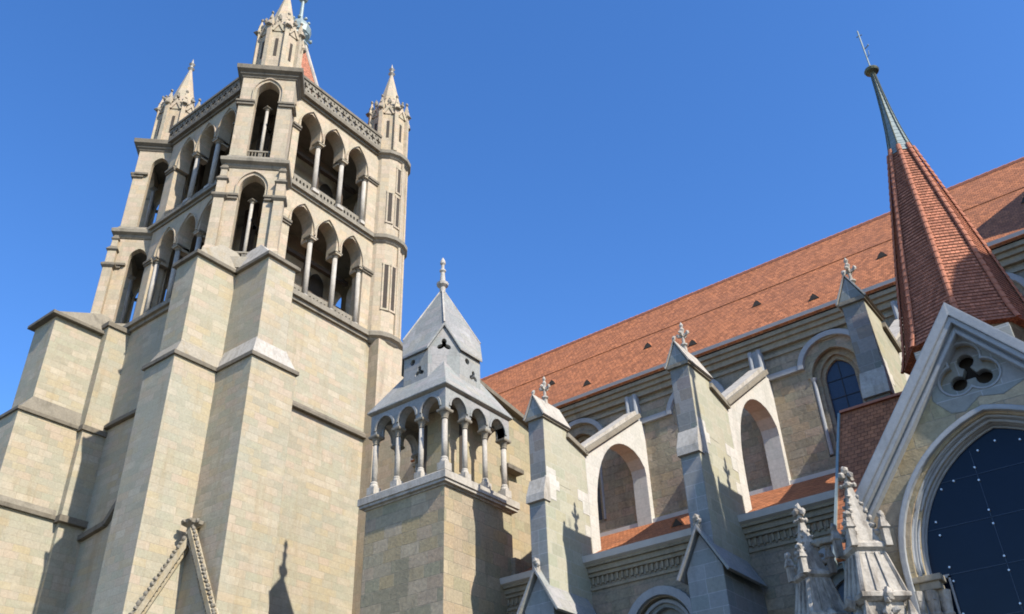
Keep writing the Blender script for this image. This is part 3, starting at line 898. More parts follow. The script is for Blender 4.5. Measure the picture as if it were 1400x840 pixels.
# ================================================================== NAVE
BAYS = [-21.63, -15.28, -8.92, -2.6]
def nave():
    th = Thing('church_nave', 'long church nave with a steep red tiled roof and round-headed upper windows', 'church', (-15, 34.6, 0))
    P = th.part
    x0, x1 = -32.4, 14.0
    holes = [arch(c, 16.2, 1.08, 19.75, 20.95) for c in BAYS]
    P('wall', MB().panel([(x0, 0), (x1, 0), (x1, 22.2), (x0, 22.2)], holes, (0, 34.6, 0), EX, EZ, .3), 'rubble')
    P('inner_wall', MB().box(x0, x1, 35.35, 45.0, 0, 22.0), 'dark')
    P('west_end_wall', MB().box(-36.0, -32.42, 34.7, 46.0, 0, 27.0), 'arcade')
    for c in BAYS:
        fr = MB().panel([(c-1.3, 16.0), (c+1.3, 16.0), (c+1.3, 21.4), (c-1.3, 21.4)], [arch(c, 16.4, .78, 19.6, 20.68)], (0, 34.85, 0), EX, EZ, .2)
        fr.panel([(c-1.3, 16.0), (c+1.3, 16.0), (c+1.3, 21.4), (c-1.3, 21.4)], [arch(c, 16.5, .62, 19.6, 20.48)], (0, 35.0, 0), EX, EZ, .2)
        w = P('window', fr, 'rubble')
        vs = MB()
        ring(vs, c, 19.75, 1.0, 19.75, 20.87, .2, (0, 34.56, 0), EX, EZ, .2)
        P('voussoirs', vs, 'rubble', w)
        hd = MB(); ring(hd, c, 20.25, 1.26, 20.25, 21.38, .24, (0, 34.42, 0), EX, EZ, .3)
        P('hood_mould', hd, 'bluetrim', w)
        ss = MB()
        for s_ in (-1, 1):
            ss.lathe(c+s_*1.0, 34.66, [(.08, 16.3), (.08, 19.6), (.15, 19.75)], 8)
        P('jamb_shaft', ss, 'bluetrim', w)
        P('pane', MB().panel([(c-.7, 16.4), (c+.7, 16.4), (c+.7, 20.6), (c-.7, 20.6)], [], (0, 35.14, 0), EX, EZ, .04), 'leadglass', w)
        br = MB()
        for z in (17.2, 18.0, 18.8, 19.6):
            br.box(c-.62, c+.62, 35.1, 35.12, z, z+.02)
        br.box(c-.012, c+.012, 35.095, 35.118, 16.5, 20.4)
        P('glazing_bar', br, 'iron', w)
    # string courses linking the hoods
    st = MB()
    xs = [-36.0]
    for c in BAYS: xs += [c-1.5, c+1.5]
    xs.append(8.0)
    for i in range(0, len(xs), 2):
        st.box(xs[i], xs[i+1], 34.44, 34.65, 20.25, 20.5)
    P('string_course', st, 'bluetrim')
    # pilaster strips over the flying arches
    for c in (-18.45, -12.1, -5.75):
        ps = MB().box(c-.3, c+.3, 34.32, 34.65, 20.2, 21.75)
        ps.lathe(c-.2, 34.3, [(.11, 20.3), (.11, 21.75)], 8).lathe(c+.2, 34.3, [(.11, 20.3), (.11, 21.75)], 8)
        P('pilaster', ps, 'bluetrim')
    co = MB()
    for zz, h, d in ((21.3, .16, .08), (21.65, .28, .18), (21.93, .22, .3), (22.15, .2, .42)):
        co.box(x0, x1, 34.6-d, 34.7, zz, zz+h)
    P('cornice', co, 'cornice')
    gu = MB()
    for a, b in ((x0, x1),):
        r = []
        for x in (a, b):
            r.append([(x, 34.2, 22.42), (x, 34.04, 22.46), (x, 33.99, 22.63), (x, 34.03, 22.64), (x, 34.09, 22.52), (x, 34.24, 22.48)])
        gu.loft(r)
    P('gutter', gu, 'gutter')
    # roof
    m = (29.63-22.5)/(39.9-34.2)
    ym, zm = 37.42, 22.5+(37.42-34.2)*m
    rf = MB()
    def slope(ya, za, yb, zb, t):
        n = Vector((0, -(zb-za), (yb-ya))).normalized()
        r = []
        for x in (x0, x1):
            a = Vector((x, ya, za)); b = Vector((x, yb, zb))
            r.append([a, b, b+n*t, a+n*t])
        rf.loft(r)
    slope(34.1, 22.5-.1*m, 40.0, 29.63+.1*m, .12)
    slope(ym, zm+.12, 39.93, 29.67+.1, .08)
    n = 40
    rf.loft([[(x0, 39.9, 29.5), (x0, 45.8, 22.1), (x0, 45.8, 22.3), (x0, 39.9, 29.85)], [(x1, 39.9, 29.5), (x1, 45.8, 22.1), (x1, 45.8, 22.3), (x1, 39.9, 29.85)]])
    ro = P('roof', rf, 'roof')
    rd = MB()
    x = x0
    while x < x1:
        rd.lathe(0, 0, [], 6) if False else None
        rd.loft([[(x+dx, 39.93+.17*math.cos(a), 29.78+.17*math.sin(a)+lift) for a in [i*math.pi/4-.4 for i in range(7)]] for dx, lift in ((0, 0), (.42, .025))])
        x += .4
    P('ridge_tiles', rd, 'ridge', ro)
    # little vents in the tiles
    for i in range(-4, 6):
        xv = -12.14+3.0*i
        if xv > 8: continue
        yv = 36.35 if i % 2 == 0 else 35.06
        z = 22.5+(yv-34.2)*m+.13
        v = MB().add([(xv-.24, yv-.12, z-.13), (xv+.24, yv-.12, z-.13), (xv, yv-.12, z+.27), (xv-.06, yv+.42, z+.5), (xv+.06, yv+.42, z+.5)],
                     [(0, 1, 2)])
        vh = MB().add([(xv-.26, yv-.16, z-.16), (xv, yv-.16, z+.2), (xv+.26, yv-.16, z-.16), (xv, yv+.35, z+.42)], [(0, 1, 3), (1, 2, 3), (0, 3, 2)])
        vo = P('roof_vent', vh, 'roof', ro)
        v2 = MB().panel([(-.24, .0), (.24, .0), (.1, .22), (0, .28), (-.1, .22)], [], (xv, yv-.2, z-.14), EX, EZ, .05)
        v2.build('vent_opening', M['dark'], ro, th.base)
nave()

def west_block():
    th = Thing('west_gallery_wall', 'plain yellow stone wall standing between the small lantern turret and the red nave roof', 'wall', (-26, 32, 0))
    P = th.part
    P('wall', MB().panel([(26.0, 0), (34.55, 0), (34.55, 21.55), (31.0, 22.2), (29.5, 22.2), (29.5, 12), (26, 12)], [], (-24.0, 0, 0), EY, EZ, .8), 'yellow')
    P('pier', MB().panel([(31.35, 0), (34.5, 0), (34.5, 17.2), (33.2, 18.2), (31.35, 18.0)], [], (-23.62, 0, 0), EY, EZ, .5), 'yellow')
    cp = MB()
    cp.bar((-23.95, 29.3, 22.45), (-23.95, 34.75, 21.55), .5, .22)
    P('coping', cp, 'trimdark')
    P('string_course', MB().box(-24.0, -23.5, 31.2, 32.4, 18.6, 18.8), 'trimdark')
west_block()

# ================================================================== SIDE AISLE
def aisle():
    th = Thing('side_aisle', 'low side aisle with lean-to red tile roof and carved cornice below the flying buttresses', 'aisle', (-14, 28.9, 0))
    P = th.part
    x0, x1 = -22.3, 8.0
    cs = [-15.28, -8.92, -2.6]
    holes = [arch(c, 5.5, 1.16, 9.35, 10.55) for c in cs]
    P('wall', MB().panel([(x0, 0), (x1, 0), (x1, 12.1), (x0, 12.1)], holes, (0, 28.9, 0), EX, EZ, .35), 'rubble')
    P('end_wall', MB().box(x0-.02, x0+.5, 29.2, 34.5, 0, 13.5), 'rubble')
    for c in cs:
        fr = MB()
        fr.panel([(c-1.35, 5.3), (c+1.35, 5.3), (c+1.35, 11.0), (c-1.35, 11.0)], [arch(c, 5.7, .85, 9.25, 10.25)], (0, 29.15, 0), EX, EZ, .25)
        fr.panel([(c-1.35, 5.3), (c+1.35, 5.3), (c+1.35, 11.0), (c-1.35, 11.0)], [arch(c, 5.8, .62, 9.2, 10.0)], (0, 29.4, 0), EX, EZ, .2)
        w = P('window', fr, 'bluegrey')
        hd = MB()
        ring(hd, c, 9.35, 1.2, 9.35, 10.6, .3, (0, 28.72, 0), EX, EZ, .3)
        ring(hd, c, 5.5, .95, 9.35, 10.38, .12, (0, 29.02, 0), EX, EZ, .3)
        P('hood_mould', hd, 'bluetrim', w)
        P('pane', MB().panel([(c-.8, 5.6), (c+.8, 5.6), (c+.8, 10.2), (c-.8, 10.2)], [], (0, 29.55, 0), EX, EZ, .04), 'leadglass', w)
    co = MB()
    for zz, h, d in ((11.3, .1, .06), (11.78, .14, .12), (11.92, .2, .2), (12.12, .12, .3)):
        co.box(x0, x1, 28.9-d, 29.2, zz, zz+h)
    c_ = P('cornice', co, 'cornice')
    fz = MB()
    x = x0+.1
    while x < -6:
        fz.box(x, x+.09, 28.84, 28.95, 11.52, 11.78)
        fz.blob((x+.14, 28.88, 11.5), .05, (1, .8, 1.3), .2)
        x += .21
    P('carved_frieze', fz, 'cornice', c_)
    gu = MB()
    r = []
    for x in (x0, -6.9):
        r.append([(x, 28.62, 12.22), (x, 28.46, 12.28), (x, 28.4, 12.5), (x, 28.46, 12.52), (x, 28.52, 12.36), (x, 28.7, 12.3)])
    gu.loft(r)
    P('gutter', gu, 'gutter')
    a, b = Vector((0, 28.55, 12.32)), Vector((0, 34.5, 15.38))
    n = Vector((0, -(b.z-a.z), b.y-a.y)).normalized()
    rf = MB().loft([[Vector((x, 0, 0))+p for p in (a, b, b+n*.12, a+n*.12)] for x in (x0-.3, x1)])
    ro = P('roof', rf, 'roof')
    P('flashing', MB().box(x0, x1, 34.36, 34.62, 15.3, 15.62), 'gutter', ro)
    hv = MB().add([(-15.5, 30.7, 13.55), (-14.8, 30.7, 13.55), (-15.15, 30.7, 13.95), (-15.15, 31.5, 14.05)], [(0, 1, 2), (0, 2, 3), (1, 3, 2)])
    P('roof_vent', hv, 'roof', ro)
    P('vent_opening', MB().panel([(-.24, 0), (.24, 0), (0, .3)], [], (-15.15, 30.68, 13.58), EX, EZ, .03), 'dark', ro)
aisle()

# ================================================================== FLYING BUTTRESSES
def flying_buttress():
    cx = -18.45
    w = .36
    th = Thing('flying_buttress', '', 'buttress', (cx, 28, 0), 'flying buttresses along the nave')
    P = th.part
    # shaft
    sh = MB().panel([(26.35, 15.0), (27.95, 15.0), (27.95, 17.72), (26.35, 17.72)], [], (cx+w, 0, 0), EY, EZ, 2*w)
    sh.panel([(26.2, 9.0), (29.2, 9.0), (29.2, 16.95), (27.95, 17.15), (27.95, 15.0), (26.35, 15.0), (26.35, 15.0), (26.2, 14.2)][:5]+[(26.35, 15.0), (26.2, 14.2)], [], (cx+w, 0, 0), EY, EZ, 2*w)
    P('shaft', sh, 'green')
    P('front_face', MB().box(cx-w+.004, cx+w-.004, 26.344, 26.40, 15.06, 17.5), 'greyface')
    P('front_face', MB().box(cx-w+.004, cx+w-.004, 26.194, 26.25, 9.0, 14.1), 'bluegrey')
    # white arch rising to the wall
    pts = [(29.2, 9.0), (29.85, 9.0), (29.85, 14.3)]
    for i in range(1, 13):
        t = i/12*math.pi/2
        pts.append((32.9-3.05*math.cos(t), 14.6+3.95*math.sin(t)))
    pts += [(33.4, 18.5), (33.85, 18.3), (34.2, 17.95), (34.28, 17.6), (34.28, 14.0), (34.6, 14.0), (34.6, 20.35), (34.1, 20.3), (29.2, 16.95)]
    ar = MB().panel(pts, [], (cx+w, 0, 0), EY, EZ, 2*w)
    P('arch', ar, 'whiteashlar')
    # pale repair stones let into the green face
    qs = MB()
    for y0, y1, z0, z1 in ((26.22, 26.95, 14.25, 14.7), (26.3, 27.2, 14.7, 15.1), (26.37, 27.0, 15.1, 15.5), (28.75, 29.2, 14.3, 14.75), (28.45, 29.2, 14.75, 15.2), (28.8, 29.2, 13.4, 13.85)):
        qs.box(cx+w-.05, cx+w+.006, y0, y1, z0, z1)
    P('repair_stone', qs, 'whiteashlar')
    so_ = MB().loft([[(cx-w-.05, 26.05, 14.1), (cx+w+.05, 26.05, 14.1), (cx+w+.05, 26.5, 14.1), (cx-w-.05, 26.5, 14.1)],
                     [(cx-w-.05, 26.08, 14.4), (cx+w+.05, 26.08, 14.4), (cx+w+.05, 26.5, 14.4), (cx-w-.05, 26.5, 14.4)],
                     [(cx-w-.02, 26.3, 15.05), (cx+w+.02, 26.3, 15.05), (cx+w+.02, 26.5, 15.05), (cx-w-.02, 26.5, 15.05)]])
    P('setoff', so_, 'white')
    # copings
    cp = MB()
    cp.bar((cx, 27.9, 17.3), (cx, 29.3, 16.95), 2*w+.24, .2)
    cp.bar((cx, 29.1, 17.0), (cx, 34.2, 20.55), 2*w+.24, .2)
    P('coping', cp, 'trim')
    cs = MB()
    cs.bar((cx, 29.25, 17.22), (cx, 34.1, 20.72), 2*w-.1, .18)
    P('coping_top', cs, 'white')
    # saddle-backed head with its cross
    gb = MB().panel([(-w-.03, 17.66), (w+.03, 17.66), (0, 18.5)], [], (cx, 26.25, 0), EX, EZ, 1.8)
    hd = P('gabled_head', gb, 'bluegrey')
    cv = MB()
    for s_ in (-1, 1):
        a = Vector((cx+s_*(w+.1), 0, 17.58)); b = Vector((cx, 0, 18.55))
        n = Vector((s_*.77, 0, .64))*.06
        cv.loft([[a+EY*y, b+EY*y, b+EY*y+EZ*.08, a+EY*y+n] for y in (26.2, 28.08)])
    P('saddle_roof', cv, 'white', hd)
    P('eaves_moulding', MB().box(cx-w-.07, cx+w+.07, 26.24, 28.05, 17.52, 17.66), 'trim', hd)
    fi = MB()
    fi.square(cx, 27.1, [(.1, 18.350), (.075, 18.550), (.065, 18.750)])
    fi.lathe(cx, 27.1, [(.065, 18.710), (.14, 18.774), (.14, 18.822), (.06, 18.878), (.055, 19.150)], 8)
    for dx, dy in ((.17, 0), (-.17, 0), (0, .16), (0, -.16)):
        fi.bar((cx, 27.1, 19.166), (cx+dx, 27.1+dy, 19.230), .08, .1)
        fi.blob((cx+dx*1.15, 27.1+dy*1.15, 19.262), .075, (1, 1, 1.25), .3)
    fi.lathe(cx, 27.1, [(.055, 19.110), (.06, 19.350), (.1, 19.454), (.04, 19.550), (.08, 19.646), (.01, 19.790)], 8)
    P('cross_finial', fi, 'white', hd)
    f2 = MB().blob((cx, 26.3, 18.7), .08, (1, 1, 1.7))
    P('front_knob', f2, 'white', hd)
    # lower stage in front with its own gable
    lo = MB().panel([(-.62, 0), (.62, 0), (.62, 10.2), (0, 11.3), (-.62, 10.2)], [], (cx, 26.0, 0), EX, EZ, 3.0)
    lo = P('lower_stage', lo, 'bluegrey')
    lr = MB()
    for s_ in (-1, 1):
        a = Vector((cx+s_*.84, 0, 9.95)); b = Vector((cx, 0, 11.43))
        n = Vector((s_*.87, 0, .5))*.09
        lr.loft([[a+EY*y, b+EY*y, b+EY*y+EZ*.16, a+EY*y+n] for y in (25.8, 28.6)])
    P('gable_roof', lr, 'lanternnew', lo)
    kn = MB().square(cx, 25.95, [(.1, 11.35), (.1, 11.65)]); kn.blob((cx, 25.95, 11.8), .14); kn.blob((cx+.1, 25.9, 11.7), .1)
    P('finial', kn, 'carved', lo)
    return th.o
fb = flying_buttress()
labs = ['flying buttress with a white half arch, next to the arcaded lantern turret',
        'middle flying buttress of three, with a white half arch and a tall gabled shaft',
        'flying buttress partly hidden by the tall tiled spire and the gabled porch']
fb['label'] = labs[0]
for i in (1, 2):
    c = copy_tree(fb)
    c.location = Vector(fb.location)+Vector((6.35*i, 0, 0))
    c['label'] = labs[i]

# ================================================================== LANTERN TURRET
def lantern():
    th = Thing('lantern_turret', 'small square turret with arcaded top storey and pale pyramid roof, beside the bell tower', 'turret', (-24.1, 27.2, 0))
    P = th.part
    cx, cy, h = -24.15, 27.2, 2.14
    P('wall', MB().square(cx, cy, [(h, 0), (h, 15.6)]), 'lantern')
    sq = MB()
    for zz, h2, d in ((15.42, .08, .06), (15.5, .12, .2), (15.62, .3, .26)):
        sq.square(cx, cy, [(h+d, zz), (h+d, zz+h2)])
    sq.square(cx, cy, [(h+.24, 15.92), (h+.02, 16.08)])
    P('sill_cornice', sq, 'white')
    ip = P('inner_pier', MB().box(cx-.35, cx+1.15, cy-.75, cy+1.7, 16.0, 19.7), 'yellow')
    P('slit_opening', MB().box(cx-.38, cx-.1, cy-.78, cy-.7, 16.9, 19.2).box(cx+1.1, cx+1.18, cy-.1, cy+.1, 16.9, 19.2), 'dark', ip)
    # arcade walls on the four sides
    e = 2.02
    for f in range(4):
        a = f*math.pi/2
        d = Vector((math.cos(a), math.sin(a), 0)); u = EZ.cross(d)
        O = Vector((cx, cy, 0))+d*(e+.12)
        k = e if f % 2 else e-.42
        mb = MB().panel(arcade_outline(-e-.12 if f % 2 else -e+.3, e+.12 if f % 2 else e-.3, 18.75, 19.85, [-1.32, 0, 1.32], .5, 18.95, 19.52, 6), [], O, u, EZ, .42)
        o = P('arcade_wall', mb, 'lanternnew')
        rg = MB()
        for c in (-1.32, 0, 1.32): ring(rg, c, 18.95, .5, 18.95, 19.52, .1, O+d*.05, u, EZ, .12, 6)
        P('arch_moulding', rg, 'lanternnew', o)
        for s_ in (-.66, .66):
            p = O+u*s_-d*.21
            put_column(th, p.x, p.y, 16.1, 18.78, .115, cap=.36, base=.5)
    for sx in (-1, 1):
        for sy in (-1, 1):
            put_column(th, cx+sx*(e-.07), cy+sy*(e-.07), 16.1, 18.78, .13, cap=.36, base=.6)
    ea = MB().square(cx, cy, [(h+.01, 19.74), (h+.1, 19.8), (h+.12, 19.88)])
    P('eaves', ea, 'trim')
    k = 4.2/1.75
    sk = MB().square(cx, cy, [(h+.14, 19.84), (h+.14, 19.9), (1.1, 19.9+(h+.14-1.1)*1.72)])
    P('skirt_roof', sk, 'leadroof')
    ap = 1.7; hw = ap*math.tan(math.pi/8)
    dr = MB()
    for f in range(8):
        a = f*math.pi/4
        d = Vector((math.cos(a), math.sin(a), 0)); u = EZ.cross(d)
        O = Vector((cx, cy, 0))+d*ap
        if f % 2 == 0:
            hs = [[(x+.1*math.cos(t), z+.1*math.sin(t)) for t in [i*math.pi/4 for i in range(8)]] for x, z in ((-.16, 21.25), (.16, 21.25), (0, 21.5))][:0]
            q = []
            for i in range(24):
                t = 2*math.pi*i/24
                rr = .13+.06*math.cos(3*(t-math.pi/2))
                q.append((.22+rr*1.5*math.cos(t), 21.35+rr*1.5*math.sin(t)))
            dr.panel([(-hw, 20.3), (hw, 20.3), (hw, 22.5), (-hw, 22.5)], [q, [(-.2+.15*math.cos(i*math.pi/6), 21.95+.15*math.sin(i*math.pi/6)) for i in range(12)]], O, u, EZ, .25)
        else:
            q = []
            for i in range(36):
                t = 2*math.pi*i/36
                rr = .2+.11*math.cos(3*(t-math.pi/2))
                q.append((rr*1.1*math.cos(t), 22.55+rr*1.1*math.sin(t)))
            dr.panel([(-hw, 20.3), (hw, 20.3), (hw, 22.55), (0, 23.72), (-hw, 22.55)], [q], O, u, EZ, .25)
    do = P('drum', dr, 'lanternnew')
    P('drum_lining', MB().lathe(cx, cy, [(ap*.8, 20.2), (ap*.8, 22.3)], 8, math.pi/8), 'dark', do)
    # pyramid: south, east, north and west sides folded over the gables
    py = MB()
    apex = Vector((cx, cy, 26.75))
    E = ap+.1
    def pt(px, pyy):
        return Vector((cx+px, cy+pyy, 26.75-k*max(abs(px), abs(pyy))))
    g2 = E*math.tan(math.pi/8)
    dg = E/2**.5
    for f in range(4):
        a = f*math.pi/2
        def ro(x, y):
            return pt(x*math.cos(a)-y*math.sin(a), x*math.sin(a)+y*math.cos(a))
        pl = [ro(dg, -dg), ro(E, -g2), ro(E, g2), ro(dg, dg)]
        lowp = [p-EZ*.16 for p in pl]
        b = [apex]+pl+[apex-EZ*.2]+lowp
        py.add(b, [(0, 1, 2, 3, 4), (5, 9, 8, 7, 6), (1, 6, 7, 2), (2, 7, 8, 3), (3, 8, 9, 4)])
    P('pyramid_roof', py, 'leadroof')
    ed = MB()
    for sx in (-1, 1):
        for sy in (-1, 1):
            ed.bar(apex, Vector((cx+sx*dg, cy+sy*dg, 26.78-k*dg)), .07, .06)
    P('hip_rib', ed, 'white')
    fi = MB().lathe(cx, cy, [(.13, 26.5), (.15, 26.8), (.28, 26.92), (.3, 27.05), (.14, 27.15), (.1, 27.7), (.16, 27.78), (.16, 27.84), (.08, 27.92), (.075, 28.15), (.14, 28.25), (.12, 28.4), (.03, 28.6)], 10)
    P('finial', fi, 'white')
lantern()

# ================================================================== STAIR TURRET WITH TILED SPIRE
def stair_turret():
    cx, cy = -2.75, 25.0
    th = Thing('tiled_spire_turret', 'stair turret under a tall eight-sided red tiled spire with a leaded tip', 'turret', (cx, cy, 0))
    P = th.part
    rot = -math.pi/2+R(4.5)
    P('wall', MB().lathe(cx, cy, [(1.4, 0), (1.4, 13.95)], 8, rot), 'rubble')
    P('eaves', MB().lathe(cx, cy, [(1.39, 13.55), (1.45, 13.65), (1.58, 13.8), (1.6, 13.93)], 8, rot), 'trim')
    prof = [(13.92, 1.84), (14.4, 1.68), (15.2, 1.53), (17.2, 1.17), (19.4, .74), (21.3, .36)]
    def rad(z):
        for (z0, r0), (z1, r1) in zip(prof, prof[1:]):
            if z <= z1: return r0+(r1-r0)*(z-z0)/(z1-z0)
        return prof[-1][1]
    tl = MB()
    z = 13.92
    rings = []
    step = .115
    while z < 21.25:
        za = z; zb = z+step
        ra = rad(max(za, 13.92))+.02; rb = rad(zb)-.004
        for rr, zz in ((ra, za), (rb, zb)):
            rings.append([(cx+rr*math.cos(rot+2*math.pi*j/8), cy+rr*math.sin(rot+2*math.pi*j/8), zz) for j in range(8)])
        z += step
    tl.loft(rings)
    sp = P('spire', tl, 'spiretile')
    hp = MB()
    for j in range(8):
        a = rot+2*math.pi*j/8
        d = Vector((math.cos(a), math.sin(a), 0))
        z = 13.92
        while z < 21.2:
            p0 = Vector((cx, cy, z))+d*(rad(max(z, 13.92))+.03)
            p1 = Vector((cx, cy, z+.27))+d*(rad(z+.27)+.018)
            u = EZ.cross(d)
            r1 = .085; r2 = .074
            def half(p, r):
                return [p+u*(r*math.cos(t))+d*(r*.9*math.sin(t)) for t in [i*math.pi/5 for i in range(6)]]
            hp.loft([half(p0, r1), half(p1, r2)])
            z += .24
    P('hip_tiles', hp, 'ridge', sp)
    ld = MB()
    prof2 = [(21.15, .42), (21.6, .33), (22.3, .235), (23.2, .15), (24.1, .095), (25.0, .06)]
    rings = []
    for i in range(len(prof2)-1):
        (z0, r0), (z1, r1) = prof2[i], prof2[i+1]
        n = 4
        for k in range(n):
            za = z0+(z1-z0)*k/n; zb = z0+(z1-z0)*(k+1)/n
            ra = r0+(r1-r0)*k/n+.008; rb = r0+(r1-r0)*(k+1)/n
            for rr, zz in ((ra, za), (rb, zb)):
                rings.append([(cx+rr*math.cos(rot+2*math.pi*j/8), cy+rr*math.sin(rot+2*math.pi*j/8), zz) for j in range(8)])
    ld.loft(rings)
    P('lead_tip', ld, 'lead', sp)
    lh = MB()
    for j in range(8):
        a = rot+2*math.pi*j/8; d = Vector((math.cos(a), math.sin(a), 0))
        lh.tube([Vector((cx, cy, z))+d*(r+.01) for z, r in prof2], .022, 5)
    P('lead_rib', lh, 'bronze', sp)
    kb = MB().lathe(cx, cy, [(.05, 24.9), (.1, 24.98), (.22, 25.05), (.25, 25.12), (.22, 25.18), (.08, 25.26), (.03, 25.32)], 14)
    P('knob', kb, 'bronze', sp)
    rd = MB().tube([(cx, cy, 25.2), (cx, cy, 27.15)], .028, 6)
    rd.tube([(cx, cy, 26.2), (cx+.16, cy, 26.28)], .02, 5).blob((cx+.17, cy, 26.3), .04)
    rd.tube([(cx-.1, cy, 26.9), (cx+.1, cy, 26.9)], .018, 5)
    rd.tube([(cx, cy, 25.75), (cx+.1, cy-.02, 25.85), (cx+.12, cy-.02, 26.05)], .015, 5)
    P('rod', rd, 'lead', sp)
stair_turret()

# ================================================================== ANNEX WITH RED ROOF
def annex():
    th = Thing('tiled_annex', 'small annex with steep red tile roof, tucked between nave and gabled porch', 'annex', (-4, 26, 0))
    P = th.part
    P('wall', MB().panel([(22.6, 0), (28.85, 0), (28.85, 9.7), (26.0, 13.75), (22.6, 8.7)], [], (-6.75, 0, 0), -EY, EZ, 0.01) if False else
      MB().loft([[(x, 22.7, 0), (x, 28.5, 0), (x, 28.5, 9.6), (x, 26.0, 13.42), (x, 22.7, 8.5)] for x in (-6.7, 6.0)]), 'rubble')
    rf = MB()
    a, b, c = Vector((0, 22.4, 8.4)), Vector((0, 26.0, 13.72)), Vector((0, 28.5, 9.9))
    n1 = Vector((0, -5.4, 3.6)).normalized()*.1; n2 = Vector((0, 4.1, 2.5)).normalized()*.1
    rf.loft([[Vector((x, 0, 0))+p for p in (a, b-EZ*.05, b+EZ*.12, a+n1)] for x in (-6.9, 6.0)])
    rf.loft([[Vector((x, 0, 0))+p for p in (b-EZ*.05, c, c+n2, b+EZ*.1)] for x in (-6.9, 6.0)])
    ro = P('roof', rf, 'roof')
    rd = MB()
    x = -6.9
    while x < -1:
        rd.loft([[(x+dx, 26.0+.12*math.cos(t), 13.8+.12*math.sin(t)) for t in [i*math.pi/5 for i in range(6)]] for dx in (0, .36)])
        x += .35
    P('ridge_tiles', rd, 'ridge', ro)
    P('verge', MB().bar((-6.93, 22.3, 8.35), (-6.93, 26.0, 13.77), .07, .2), 'lead', ro)
    P('drainpipe', MB().tube([(-7.0, 23.2, 0), (-7.0, 23.2, 9.3), (-7.0, 23.6, 10.2)], .035, 8), 'lead')
annex()

